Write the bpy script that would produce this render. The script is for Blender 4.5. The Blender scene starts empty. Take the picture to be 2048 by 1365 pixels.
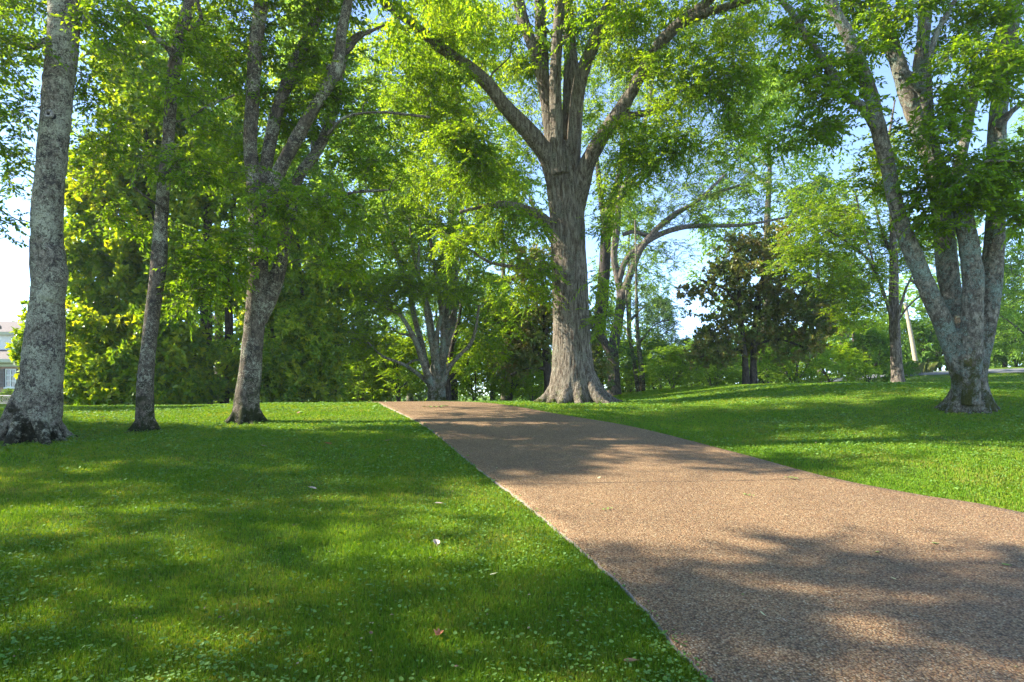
import bpy, math, random
import numpy as np
from math import radians, sin, cos, pi
rng = np.random.default_rng(7)
random.seed(7)
sc = bpy.context.scene
# ------------------------------------------------------------------ camera
F, CX, HY, CZ = 1200.0, 1024.0, 790.0, 1.5
cam = bpy.data.cameras.new('camera'); camo = bpy.data.objects.new('camera', cam)
sc.collection.objects.link(camo); sc.camera = camo
camo.location = (0, 0, CZ); camo.rotation_euler = (radians(90), 0, 0)
cam.sensor_width = 36; cam.lens = 36 * F / 2048
cam.shift_y = (HY - 682.5) / 2048
cam.clip_start = .1; cam.clip_end = 2500
# ------------------------------------------------------------------ light
SUN = np.array([-0.88, 0.04, 0.64]); SUN /= np.linalg.norm(SUN)
elev = math.asin(SUN[2]); azim = math.atan2(SUN[0], SUN[1])
w = bpy.data.worlds.new('World'); sc.world = w; w.use_nodes = True
nt = w.node_tree; bg = nt.nodes['Background']
sky = nt.nodes.new('ShaderNodeTexSky'); sky.sky_type = 'NISHITA'; sky.sun_disc = False
sky.sun_elevation = elev; sky.sun_rotation = azim; sky.air_density = .8; sky.altitude = 4000; sky.dust_density = .0; sky.ozone_density = .9
nt.links.new(sky.outputs[0], bg.inputs[0]); bg.inputs[1].default_value = 0.112
sl = bpy.data.lights.new('sun', 'SUN'); slo = bpy.data.objects.new('sun', sl); sc.collection.objects.link(slo)
sl.energy = 3.2; sl.angle = radians(0.53); sl.color = (1.0, .93, .80)
slo.rotation_euler = (radians(90) - elev, 0, math.atan2(SUN[0], -SUN[1]))
sc.view_settings.view_transform = 'Standard'; sc.view_settings.look = 'None'; sc.view_settings.gamma = 1
sc.view_settings.exposure = 2.65
sc.cycles.use_denoising = True
try: sc.cycles.denoiser = 'OPENIMAGEDENOISE'; sc.cycles.denoising_input_passes = 'RGB_ALBEDO_NORMAL'; sc.cycles.denoising_prefilter = 'NONE'
except Exception: pass
sc.cycles.max_bounces = 12; sc.cycles.transmission_bounces = 10; sc.cycles.diffuse_bounces = 10; sc.cycles.glossy_bounces = 2
sc.cycles.use_adaptive_sampling = True; sc.cycles.adaptive_threshold = .01
COL = sc.collection
# ------------------------------------------------------------------ helpers
def sstep(a, b, x):
    t = np.clip((np.asarray(x, float) - a) / (b - a), 0, 1); return t * t * (3 - 2 * t)
def hash3(i, j, k, s):
    n = (i * 73856093) ^ (j * 19349663) ^ (k * 83492791) ^ (s * 2654435)
    n = (n ^ (n >> 13)) * 1274126177 & 0x7fffffff
    n = (n ^ (n >> 15)) * 668265263 & 0x7fffffff
    return (n & 0xffffff) / float(0xffffff)
def vnoise(x, y, z, s=0):
    x = np.asarray(x, float); y = np.asarray(y, float) + 0 * x; z = np.asarray(z, float) + 0 * x
    xi = np.floor(x).astype(np.int64); yi = np.floor(y).astype(np.int64); zi = np.floor(z).astype(np.int64)
    fx, fy, fz = x - xi, y - yi, z - zi
    fx = fx*fx*(3-2*fx); fy = fy*fy*(3-2*fy); fz = fz*fz*(3-2*fz)
    r = 0
    for a in (0, 1):
        for b in (0, 1):
            for c in (0, 1):
                wgt = (fx if a else 1-fx) * (fy if b else 1-fy) * (fz if c else 1-fz)
                r = r + wgt * hash3(xi+a, yi+b, zi+c, s)
    return r * 2 - 1
def fbm(x, y, z, o=3, s=0):
    r = 0; a = 1.; t = 0
    for q in range(o):
        f = 2.03 ** q; r = r + a * vnoise(x*f, y*f, z*f, s+q*11); t += a; a *= .5
    return r / t
def G(X, Y):
    X = np.asarray(X, float); Y = np.asarray(Y, float)
    a, b, s0, s1 = 14., 22., .085, -.012
    y = np.maximum(Y, -12)
    z = s0 * (np.minimum(y, a) - 3)
    t = np.clip(y, a, b) - a; z = z + s0 * t + (s1 - s0) * t * t / (2 * (b - a))
    z = z + s1 * (np.clip(y, b, 90) - b)
    z = z + sstep(3, 12, X - .0) * 1.04 * (1 - np.exp(-np.clip(Y - 6, 0, 200) / 15))
    z = z - .012 * np.clip(-X - 3, 0, 25) * sstep(9, 20, Y)
    z = z + .052 * np.clip(X - 24, 0, 40) * sstep(25, 50, Y) + sstep(41, 60, Y) * sstep(20, 38, X) * 1.15
    z = z - .22 * sstep(21, 27, Y) * sstep(3.5, 7, -X)
    return z + .03 * vnoise(X * .35, Y * .35, 0, 5)
def gp(px, py):
    """where the view ray through a photo position meets the ground"""
    u = (px - CX) / F; v = (HY - py) / F
    Y = np.arange(2.0, 120, .02)
    d = CZ + v * Y - G(u * Y, Y)
    i = np.argmax(d < 0)
    if not (d < 0).any(): i = np.argmin(d[:4000])
    y = Y[i]; return np.array([u * y, y, float(G(u * y, y))])
def P(px, py, Y):
    return np.array([(px - CX) / F * Y, Y, CZ + (HY - py) / F * Y])
def tag(o, label=None, cat=None, group=None, kind=None):
    for k, v in (('label', label), ('category', cat), ('group', group), ('kind', kind)):
        if v: o[k] = v
    return o
def empty(name, loc, label, cat, group=None):
    o = bpy.data.objects.new(name, None); COL.objects.link(o); o.location = tuple(loc); o.empty_display_size = .3
    return tag(o, label, cat, group)
def mesh_np(name, V, faces_flat, sizes, mats, parent=None, midx=None, attrs=None, smooth=False, off=None):
    V = np.asarray(V, np.float32)
    if off is not None: V = V - np.asarray(off, np.float32)
    me = bpy.data.meshes.new(name)
    sizes = np.asarray(sizes, np.int32); faces_flat = np.asarray(faces_flat, np.int32)
    me.vertices.add(len(V)); me.vertices.foreach_set('co', V.ravel())
    me.loops.add(len(faces_flat)); me.loops.foreach_set('vertex_index', faces_flat)
    me.polygons.add(len(sizes))
    st = np.zeros(len(sizes), np.int32); st[1:] = np.cumsum(sizes)[:-1]
    me.polygons.foreach_set('loop_start', st)
    if midx is not None: me.polygons.foreach_set('material_index', np.asarray(midx, np.int32))
    me.polygons.foreach_set('use_smooth', np.full(len(sizes), bool(smooth)) if np.isscalar(smooth) else smooth)
    for k, v in (attrs or {}).items():
        a = me.attributes.new(k, 'FLOAT', 'FACE'); a.data.foreach_set('value', np.asarray(v, np.float32))
    me.update(calc_edges=True)
    for m in mats: me.materials.append(m)
    o = bpy.data.objects.new(name, me); COL.objects.link(o)
    if parent is not None: o.parent = parent
    return o
class MB:
    def __init__(s): s.v = []; s.f = []; s.m = []
    def add(s, V, Fs, m=0):
        b = len(s.v); s.v += [tuple(map(float, p)) for p in V]; s.f += [tuple(i + b for i in f) for f in Fs]; s.m += [m] * len(Fs)
    def box(s, x0, x1, y0, y1, z0, z1, m=0):
        s.add([(x0,y0,z0),(x1,y0,z0),(x1,y1,z0),(x0,y1,z0),(x0,y0,z1),(x1,y0,z1),(x1,y1,z1),(x0,y1,z1)],
              [(0,3,2,1),(4,5,6,7),(0,1,5,4),(1,2,6,5),(2,3,7,6),(3,0,4,7)], m)
    def prism(s, poly, axis, a, b, m=0):
        def pt(p, t): return {0: (t, p[0], p[1]), 1: (p[0], t, p[1]), 2: (p[0], p[1], t)}[axis]
        n = len(poly); s.add([pt(p, a) for p in poly] + [pt(p, b) for p in poly],
              [tuple(range(n))[::-1], tuple(range(n, 2*n))] + [(i, (i+1) % n, (i+1) % n + n, i + n) for i in range(n)], m)
    def tube(s, pts, r, n=8, m=0):
        pts = np.asarray(pts, float); r = np.full(len(pts), r) if np.isscalar(r) else np.asarray(r)
        V, Q = tubes(pts[None], r[None], n); s.add(V, [tuple(q) for q in Q], m)
        k = len(pts); b = len(s.v) - len(V)
        s.f += [tuple(b + i for i in range(n))[::-1], tuple(b + (k-1)*n + i for i in range(n))]; s.m += [m, m]
    def build(s, name, mat, parent=None, off=None, smooth=False):
        fl = [i for f in s.f for i in f]
        return mesh_np(name, s.v, fl, [len(f) for f in s.f], mat if isinstance(mat, list) else [mat], parent, s.m, None, smooth, off)
def tubes(Pn, R, n):
    """Pn (K,S,3) R (K,S) -> vertices, quads"""
    K, S, _ = Pn.shape
    T = np.gradient(Pn, axis=1); T /= np.linalg.norm(T, axis=2, keepdims=True) + 1e-9
    up = np.zeros_like(T); m = np.abs(T[:, :1, 2]) > .85
    up[..., 2] = 1; up = np.where(m[..., None], np.array([0, 1., 0]), up)
    A = np.cross(T, up); A /= np.linalg.norm(A, axis=2, keepdims=True) + 1e-9
    B = np.cross(T, A)
    th = np.arange(n) / n * 2 * pi
    V = Pn[:, :, None] + R[:, :, None, None] * (A[:, :, None] * np.cos(th)[:, None] + B[:, :, None] * np.sin(th)[:, None])
    V = V.reshape(-1, 3)
    k = np.arange(K)[:, None, None] * S * n; s = np.arange(S - 1)[None, :, None] * n
    i = np.arange(n)[None, None, :]; j = (i + 1) % n
    Q = np.stack([k+s+i, k+s+j, k+s+n+j, k+s+n+i], -1).reshape(-1, 4)
    return V, Q
def crom(pts, step):
    pts = np.asarray(pts, float)
    p = np.vstack([2*pts[0]-pts[1], pts, 2*pts[-1]-pts[-2]]); out = []
    for i in range(1, len(p) - 2):
        L = np.linalg.norm(p[i+1, :3] - p[i, :3]); n = max(2, int(L / step))
        t = (np.arange(n) / n)[:, None]
        out.append(.5*((2*p[i]) + (-p[i-1]+p[i+1])*t + (2*p[i-1]-5*p[i]+4*p[i+1]-p[i+2])*t*t + (-p[i-1]+3*p[i]-3*p[i+1]+p[i+2])*t**3))
    out.append(p[-2][None]); return np.vstack(out)
# ------------------------------------------------------------------ materials
def mat(name):
    m = bpy.data.materials.new(name); m.use_nodes = True; t = m.node_tree; t.nodes.clear()
    o = t.nodes.new('ShaderNodeOutputMaterial'); return m, t, o
def N(t, typ, **kw):
    n = t.nodes.new(typ)
    for k, v in kw.items():
        if k.startswith('i_'):
            key = k[2:]; key = int(key) if key.isdigit() else key.replace('_', ' ')
            n.inputs[key].default_value = v
        else: setattr(n, k, v)
    return n
def ramp(t, src, stops, interp='LINEAR'):
    r = N(t, 'ShaderNodeValToRGB'); r.color_ramp.interpolation = interp
    e = r.color_ramp.elements
    while len(e) < len(stops): e.new(.5)
    for q, (p, c) in zip(e, stops): q.position = p; q.color = (*c, 1) if len(c) == 3 else c
    t.links.new(src, r.inputs[0]); return r.outputs[0]
def mix(t, f, a, b, mode='MIX'):
    n = N(t, 'ShaderNodeMix', data_type='RGBA', blend_type=mode)
    for s, k in ((f, 0), (a, 6), (b, 7)):
        if hasattr(s, 'is_output'): t.links.new(s, n.inputs[k])
        else: n.inputs[k].default_value = s if k == 0 else (*s, 1)
    return n.outputs[2]
def noise(t, co, scale, detail=4, rough=.6, dist=0):
    n = N(t, 'ShaderNodeTexNoise', i_Scale=scale, i_Detail=detail, i_Roughness=rough, i_Distortion=dist)
    if co is not None: t.links.new(co, n.inputs['Vector'])
    return n.outputs['Fac']
def coords(t, scale=(1, 1, 1)):
    c = N(t, 'ShaderNodeTexCoord'); m = N(t, 'ShaderNodeMapping'); m.inputs['Scale'].default_value = scale
    t.links.new(c.outputs['Object'], m.inputs[0]); return m.outputs[0]
def bump(t, h, strength, dist):
    b = N(t, 'ShaderNodeBump', i_Strength=strength, i_Distance=dist); t.links.new(h, b.inputs['Height']); return b.outputs[0]
def plain(name, col, rough=.6, var=.12, sc_=6, metallic=0, spec=.4):
    m, t, o = mat(name); b = N(t, 'ShaderNodeBsdfPrincipled', i_Roughness=rough, i_Metallic=metallic)
    b.inputs['Specular IOR Level'].default_value = spec
    c = coords(t); n = noise(t, c, sc_)
    t.links.new(ramp(t, n, [(.3, tuple(x*(1-var) for x in col)), (.7, tuple(min(1, x*(1+var)) for x in col))]), b.inputs['Base Color'])
    t.links.new(b.outputs[0], o.inputs[0]); return m
def leafmat(name, cols, trans=.5, tcol=None, rough=.5, spec=.18):
    """cols: ramp by per-leaf value; trans: share of light let through"""
    m, t, o = mat(name)
    a = N(t, 'ShaderNodeAttribute', attribute_name='leaf'); c = N(t, 'ShaderNodeAttribute', attribute_name='clump')
    add = N(t, 'ShaderNodeMath', operation='MULTIPLY_ADD'); t.links.new(c.outputs['Fac'], add.inputs[0]); add.inputs[1].default_value = .55
    m2 = N(t, 'ShaderNodeMath', operation='MULTIPLY'); t.links.new(a.outputs['Fac'], m2.inputs[0]); m2.inputs[1].default_value = .45
    t.links.new(m2.outputs[0], add.inputs[2])
    n = len(cols); col = ramp(t, add.outputs[0], [(.08 + .84 * i / (n-1), cc) for i, cc in enumerate(cols)])
    b = N(t, 'ShaderNodeBsdfPrincipled', i_Roughness=rough); b.inputs['Specular IOR Level'].default_value = spec
    t.links.new(col, b.inputs['Base Color'])
    tr = N(t, 'ShaderNodeBsdfTranslucent')
    tc = mix(t, 1.0, col, tcol or (2.7, 2.2, .5), 'MULTIPLY'); t.links.new(tc, tr.inputs[0])
    ms = N(t, 'ShaderNodeMixShader'); ms.inputs[0].default_value = trans
    t.links.new(b.outputs[0], ms.inputs[1]); t.links.new(tr.outputs[0], ms.inputs[2]); t.links.new(ms.outputs[0], o.inputs[0])
    return m
def barkmat(name, c0, c1, lichen=None, lam=.5, moss=None, mam=.45, mbase=.5, furrow=5., scale=14, bstr=.6, stain=None, bdist=.03):
    """c0/c1 furrow and ridge colour, crusty lichen patches, moss near the foot"""
    m, t, o = mat(name)
    cs = coords(t, (1, 1, 1 / furrow)); c = coords(t)
    f = noise(t, cs, scale, 8, .72, .5); f2 = noise(t, c, scale * 3.2, 6, .8)
    col = ramp(t, f, [(.40, c0), (.5, tuple((a+b)*.45 for a, b in zip(c0, c1))), (.60, c1)])
    col = mix(t, .7, col, ramp(t, f2, [(.36, (.12,)*3), (.64, (.85,)*3)]), 'OVERLAY')
    def madd(x, k, y):
        h = N(t, 'ShaderNodeMath', operation='MULTIPLY_ADD'); t.links.new(x, h.inputs[0]); h.inputs[1].default_value = k; t.links.new(y, h.inputs[2]); return h.outputs[0]
    h = madd(f2, .45, f)
    if stain:
        s1 = noise(t, c, 3.4, 8, .78, .4); col = mix(t, ramp(t, s1, [(.53, (0,)*3), (.57, (.9,)*3)]), col, mix(t, .5, stain, (.02, .017, .014)))
    if lichen:
        l1 = noise(t, c, 15, 9, .8, .5); l2 = noise(t, c, 2.2, 4, .6)
        l = madd(l2, .9, madd(l1, 1.3, f2)); th = (.9 + 1.3 + 1) * .5 + (.5 - lam) * .7
        mm = N(t, 'ShaderNodeMapRange', i_1=th - .03, i_2=th + .05); t.links.new(l, mm.inputs[0])
        vv = N(t, 'ShaderNodeTexVoronoi', i_Scale=24.0); t.links.new(c, vv.inputs['Vector'])
        lc = ramp(t, f2, [(.34, tuple(x*.42 for x in lichen)), (.5, tuple(x*.9 for x in lichen)), (.68, tuple(x*1.25 for x in lichen))])
        lc = mix(t, .5, lc, ramp(t, vv.outputs['Distance'], [(.1, (.62,)*3), (.75, (.36,)*3)]), 'OVERLAY')
        col = mix(t, mm.outputs[0], col, lc); h = madd(mm.outputs[0], .22, h)
    if moss:
        sx = N(t, 'ShaderNodeSeparateXYZ'); t.links.new(N(t, 'ShaderNodeTexCoord').outputs['Object'], sx.inputs[0])
        mr = N(t, 'ShaderNodeMapRange', i_1=0.0, i_2=mbase, i_3=.20, i_4=0.0); t.links.new(sx.outputs[2], mr.inputs[0])
        n1 = noise(t, c, 3.6, 8, .78, .3); ad = madd(n1, 1., mr.outputs[0])
        k = .5 + (1 - mam) * .25
        mk = N(t, 'ShaderNodeMapRange', i_1=k - .03, i_2=k + .06); t.links.new(ad, mk.inputs[0])
        mc = ramp(t, f2, [(.36, tuple(x*.35 for x in moss)), (.66, moss)])
        col = mix(t, mk.outputs[0], col, mc)
    b = N(t, 'ShaderNodeBsdfPrincipled', i_Roughness=.92); b.inputs['Specular IOR Level'].default_value = .15
    t.links.new(col, b.inputs['Base Color']); t.links.new(bump(t, h, bstr, bdist), b.inputs['Normal'])
    t.links.new(b.outputs[0], o.inputs[0]); return m
M = {}
LICH = (.34, .32, .22)
M['bark_pale'] = barkmat('bark_pale', (.05, .039, .026), (.27, .225, .165), LICH, .50, (.035, .032, .016), .42, 1.2, 1.6, 16, .9, (.06, .05, .042))
M['bark_grey'] = barkmat('bark_grey', (.05, .038, .026), (.165, .13, .09), LICH, .40, (.045, .05, .015), .45, 1.6, 2.2, 16, .9, (.055, .045, .035))
M['bark_oak'] = barkmat('bark_oak', (.058, .040, .026), (.24, .205, .155), (.25, .24, .17), .3, (.09, .10, .02), .15, 1.3, 7, 17, 1.0, None, .045)
M['bark_maple'] = barkmat('bark_maple', (.055, .044, .03), (.27, .235, .175), (.20, .24, .19), .42, (.075, .075, .015), .30, 2.8, 2.0, 15, .9, (.13, .10, .075))
M['bark_brown'] = barkmat('bark_brown', (.04, .03, .022), (.20, .165, .13), None, 0, None, 0, 1, 4, 16, .7)
M['bark_dark'] = barkmat('bark_dark', (.022, .018, .014), (.09, .075, .06), None, 0, None, 0, 1, 3, 14, .5)
M['leaf_mid'] = leafmat('leaf_mid', [(0.051, 0.114, 0.011), (0.083, 0.168, 0.013), (0.121, 0.216, 0.016), (0.178, 0.270, 0.021)], .55)
M['leaf_bright'] = leafmat('leaf_bright', [(0.067, 0.143, 0.011), (0.104, 0.201, 0.014), (0.147, 0.246, 0.017), (0.208, 0.298, 0.022)], .58)
M['leaf_mag'] = leafmat('leaf_mag', [(0.051, 0.118, 0.016), (0.086, 0.181, 0.020), (0.146, 0.254, 0.022), (0.222, 0.326, 0.025), (0.325, 0.381, 0.030)], .48, (2.5, 1.9, .3), .28, .5)  # yellow stops put the look of sunlit leaves into the colour
M['leaf_bronze'] = leafmat('leaf_bronze', [(.08, .13, .03), (.12, .165, .04), (.17, .17, .045), (.22, .16, .055)], .35, (2.0, 1.9, .5), .35, .4)
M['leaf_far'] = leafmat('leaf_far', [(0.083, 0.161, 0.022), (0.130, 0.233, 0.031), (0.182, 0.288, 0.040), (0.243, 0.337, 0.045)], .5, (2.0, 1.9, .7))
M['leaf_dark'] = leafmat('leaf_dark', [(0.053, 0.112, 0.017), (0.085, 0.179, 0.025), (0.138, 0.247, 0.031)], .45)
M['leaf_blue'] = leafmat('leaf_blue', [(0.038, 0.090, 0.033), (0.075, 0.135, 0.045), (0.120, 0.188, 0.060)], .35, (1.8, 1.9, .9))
# ------------------------------------------------------------------ tree makers
def make_trunk(parent, base, stems, Yb, voxel, material, roots=None, rough=(.012, 5., 3.), name='trunk', lump=.0):
    """stems: list of (points (px,py,width_px), depth drift) -> fused, displaced mesh. returns skeleton nodes (x,y,z,r)"""
    V = []; Fq = []; sz = []; nv = 0; nodes = []
    def addtube(c, n=20):
        nonlocal nv
        v, q = tubes(c[None, :, :3], c[None, :, 3], n); k = len(c)
        V.append(v); Fq.append((q + nv).ravel()); sz.extend([4] * len(q))
        Fq.append(np.arange(n)[::-1] + nv); sz.append(n); Fq.append(np.arange(n) + nv + (k-1)*n); sz.append(n); nv += len(v)
    for si, (pts, d0, d1) in enumerate(stems):
        k = len(pts); L = []
        tot = max(1e-6, sum(math.dist(pts[i][:2], pts[i+1][:2]) for i in range(k-1))); acc = 0
        for i, (px, py, wd) in enumerate(pts):
            if i: acc += math.dist(pts[i-1][:2], pts[i][:2])
            Y = Yb + d0 + (d1 - d0) * acc / tot
            p = P(px, py, Y); L.append([*p, wd / F * Y / 2 * math.cos(math.atan((px - CX) / F)) * .95])
        if si == 0: L[0][2] = base[2] - .25
        c = crom(L, max(voxel * 3, .12)); c[:, 3] = np.maximum(c[:, 3], voxel * 1.15)
        addtube(c); nodes.append(c)
    if roots:
        n, reach, hgt, rr = roots
        r0 = nodes[0][0, 3]
        for i in range(n):
            a = (i + random.uniform(-.28, .28)) / n * 2 * pi; re = reach * random.uniform(.72, 1.15)
            d = np.array([cos(a), sin(a)])
            pl = []
            for u in (0, .12, .28, .45, .65, .85, 1.0):
                rad = r0 * .30 + (re - r0 * .30) * u ** 1.15; h = hgt * 1.5 * (1 - u) ** 2.3
                x, y = base[0] + d[0] * rad, base[1] + d[1] * rad
                g = float(G(x, y)); pl.append([x, y, g + h - .03 * u * u, rr * (.75 + 1.5 * u * (1 - u) - .35 * u)])
            addtube(crom(pl, .1), 12)
    o = mesh_np('tmp', np.vstack(V), np.concatenate(Fq), sz, [])
    md = o.modifiers.new('r', 'REMESH'); md.mode = 'VOXEL'; md.voxel_size = voxel; md.adaptivity = 0
    s = o.modifiers.new('s', 'SMOOTH'); s.iterations = 5; s.factor = .5
    dg = bpy.context.evaluated_depsgraph_get(); dg.update()
    me = bpy.data.meshes.new_from_object(o.evaluated_get(dg)); bpy.data.objects.remove(o)
    co = np.zeros(len(me.vertices)*3, np.float32); me.vertices.foreach_get('co', co); co = co.reshape(-1, 3).astype(float)
    no = np.zeros(len(me.vertices)*3, np.float32); me.vertex_normals.foreach_get('vector', no); no = no.reshape(-1, 3)
    amp, fr, st = rough
    d = 1 - np.abs(fbm(co[:, 0]*fr, co[:, 1]*fr, co[:, 2]*fr/st, 3, 3)) * 2
    d = amp * d + lump * fbm(co[:, 0]*1.6, co[:, 1]*1.6, co[:, 2]*.9, 2, 9) + amp * .4 * vnoise(co[:, 0]*fr*3, co[:, 1]*fr*3, co[:, 2]*fr*1.2, 4)
    co = co + no * d[:, None] - np.asarray(base)
    me.vertices.foreach_set('co', co.astype(np.float32).ravel())
    me.polygons.foreach_set('use_smooth', np.ones(len(me.polygons), bool)); me.update()
    me.name = name; me.materials.clear(); me.materials.append(material)
    ob = bpy.data.objects.new(name, me); COL.objects.link(ob); ob.parent = parent
    return np.vstack(nodes)
DENS = 1.35
def blob_points(blobs, Yb, r=rng):
    out = []
    for b in blobs:
        b = list(b); b[-1] = int(b[-1] * (DENS if b[0] != 'w' else 1))
        if b[0] == 'w':
            _, x, y, z, rx, ry, rz, n = b; c = np.array([x, y, z]); R = np.array([rx, ry, rz])
        else:
            px, py, dy, rx, rz, ry, n = b; Y = Yb + dy; c = P(px, py, Y); R = np.array([rx/F*Y, ry, rz/F*Y])
        d = r.normal(size=(n, 3)); d /= np.linalg.norm(d, axis=1, keepdims=True)
        out.append(c + d * R * (r.random((n, 1)) ** .42))
    return np.vstack(out)
def connect(nodes, C, jit=.12, rmax=.05):
    """thin curved limbs from the skeleton to every leaf clump; returns (K,S,3),(K,S)"""
    nd = nodes[:, :3].copy(); nr = nodes[:, 3].copy()
    order = np.argsort(((C[:, None] - nd[None, ::3]) ** 2).sum(-1).min(1)) if len(C) else []
    S = 7; PP = []; RR = []
    cap = len(nd) + len(C) * 3; A = np.zeros((cap, 3)); B = np.zeros(cap); n = len(nd); A[:n] = nd; B[:n] = nr
    for i in order:
        c = C[i]; v = A[:n] - c
        d2 = (v * v).sum(1) * (1 + 1.2 * (v[:, 2] > 0)) ; j = int(np.argmin(d2)); p = A[j]; L = math.sqrt(((c - p)**2).sum()) + 1e-3
        t = np.linspace(0, 1, S)[:, None]
        ctl = p + (c - p) * .45 + np.array([0, 0, .22 * L])
        q = (1-t)**2 * p + 2*(1-t)*t * ctl + t*t * c
        q[1:-1] += rng.normal(size=(S-2, 3)) * jit * L * .35
        r0 = min(B[j] * .7, .006 + .016 * L, rmax); r1 = min(.006, r0)
        r = r0 + (r1 - r0) * np.linspace(0, 1, S) ** .7
        PP.append(q); RR.append(r)
        for k in (2, 4, 6): A[n] = q[k]; B[n] = max(r[k], .008); n += 1
    return np.array(PP), np.array(RR)
def foliage(C, ntw, nlf, tl, L, W, droop=.35, flat=.35, mode='spray', r=rng, hang=0.):
    K = len(C)
    az = r.random((K, ntw)) * 2 * pi; el = r.normal(0, .38, (K, ntw)) - hang
    if mode != 'spray': el = r.normal(.25, .7, (K, ntw))
    D = np.stack([np.cos(az)*np.cos(el), np.sin(az)*np.cos(el), np.sin(el)], -1)
    ln = tl * (.55 + .7 * r.random((K, ntw)))
    O = C[:, None] + r.normal(size=(K, ntw, 3)) * tl * .22
    t = (np.arange(nlf) + .6) / nlf; t = np.broadcast_to(t, (K, ntw, nlf))
    if mode != 'spray': t = .7 + .3 * t
    pos = O[:, :, None] + D[:, :, None] * (ln[:, :, None] * t)[..., None]
    pos[..., 2] -= droop * ln[:, :, None] * t * t
    side = np.where(np.arange(nlf) % 2 == 0, 1., -1.)[None, None]
    if mode == 'spray':
        a2 = az[:, :, None] + side * (.95 + r.normal(0, .3, (K, ntw, nlf))) * np.where(t > .93, .2, 1)
        e2 = el[:, :, None] - droop * t * 1.2 + r.normal(0, .3, (K, ntw, nlf))
        X = np.stack([np.cos(a2)*np.cos(e2), np.sin(a2)*np.cos(e2), np.sin(e2)], -1)
        up = np.zeros_like(X); up[..., 2] = 1; up += r.normal(size=X.shape) * flat
    else:
        X = D[:, :, None] * .55 + r.normal(size=(K, ntw, nlf, 3)) * .62; X[..., 2] += .12
        X /= np.linalg.norm(X, axis=-1, keepdims=True)
        up = D[:, :, None] + np.array([0, 0, .5]) + r.normal(size=X.shape) * .3
    Yv = np.cross(up, X); Yv /= np.linalg.norm(Yv, axis=-1, keepdims=True) + 1e-6
    Zv = np.cross(X, Yv)
    s = (.7 + .55 * r.random((K, ntw, nlf)))[..., None]
    p0 = pos; p2 = pos + X * L * s - Zv * L * s * .12
    mid = pos + X * L * s * .48
    p1 = mid + Yv * W * s + Zv * W * s * .35; p3 = mid - Yv * W * s + Zv * W * s * .35
    V = np.stack([p0, p1, p2, p3], -2).reshape(-1, 3)
    n = K * ntw * nlf
    cl = np.repeat(r.random(K), ntw * nlf); lf = r.random(n)
    # twigs
    tt = np.linspace(0, 1, 3)
    TP = O[:, :, None] * 1.0 + D[:, :, None] * (ln[:, :, None] * tt)[..., None]; TP[..., 2] -= droop * ln[:, :, None] * tt * tt
    TP = TP.copy(); TP[:, :, 0] = (O * .5 + C[:, None] * .5)
    return V, cl, lf, TP.reshape(-1, 3, 3)
def make_crown(parent, base, parts, nodes, leafm, twigm, twigs=True, name='crown', rmax=.05, tw_r=.0035):
    """parts: list of (C, foliage kwargs)"""
    VV = []; Fl = []; sz = []; mi = []; cl = []; lf = []; nv = 0
    for C, kw in parts:
        V, c, l, TP = foliage(C, **kw); n = len(V) // 4
        VV.append(V); Fl.append(np.arange(nv, nv + len(V))); nv += len(V)
        sz.append(np.full(n, 4)); mi.append(np.zeros(n)); cl.append(c); lf.append(l)
        if nodes is not None:
            PP, RR = connect(nodes, C, rmax=rmax)
            v, q = tubes(PP, RR, 5); VV.append(v); Fl.append((q + nv).ravel()); nv += len(v)
            sz.append(np.full(len(q), 4)); mi.append(np.ones(len(q))); cl.append(np.zeros(len(q))); lf.append(np.zeros(len(q)))
        if twigs:
            v, q = tubes(TP, np.broadcast_to(np.array([1.6, 1.2, .5]) * tw_r, TP.shape[:2]), 3)
            VV.append(v); Fl.append((q + nv).ravel()); nv += len(v)
            sz.append(np.full(len(q), 4)); mi.append(np.ones(len(q))); cl.append(np.zeros(len(q))); lf.append(np.zeros(len(q)))
    sz = np.concatenate(sz); mi = np.concatenate(mi)
    print(name, base[:2], 'faces', len(sz))
    return mesh_np(name, np.vstack(VV), np.concatenate(Fl), sz, [leafm, twigm], parent, mi,
                   {'clump': np.concatenate(cl), 'leaf': np.concatenate(lf)}, mi == 1, base)
def tree(name, label, cat, foot, Yb, stems, blobs, bark, leaf, voxel=.03, roots=None, rough=(.012, 5., 3.), lump=0., group=None, fol=None, extra=None, rmax=.05, twigs=True, tw_r=.0035):
    b = P(foot[0], foot[1], Yb); b[2] = float(G(b[0], b[1]))
    r = empty(name, b, label, cat, group)
    nodes = make_trunk(r, b, stems, Yb, voxel, M[bark], roots, rough, lump=lump)
    fk = dict(ntw=5, nlf=11, tl=.5, L=.115, W=.03); fk.update(fol or {})
    parts = [(blob_points(blobs, Yb), fk)] + [(blob_points(bb, Yb), {**fk, **kk}) for bb, kk in (extra or [])]
    make_crown(r, b, parts, nodes, M[leaf], M[bark], rmax=rmax, twigs=twigs, tw_r=tw_r)
    return r
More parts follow.
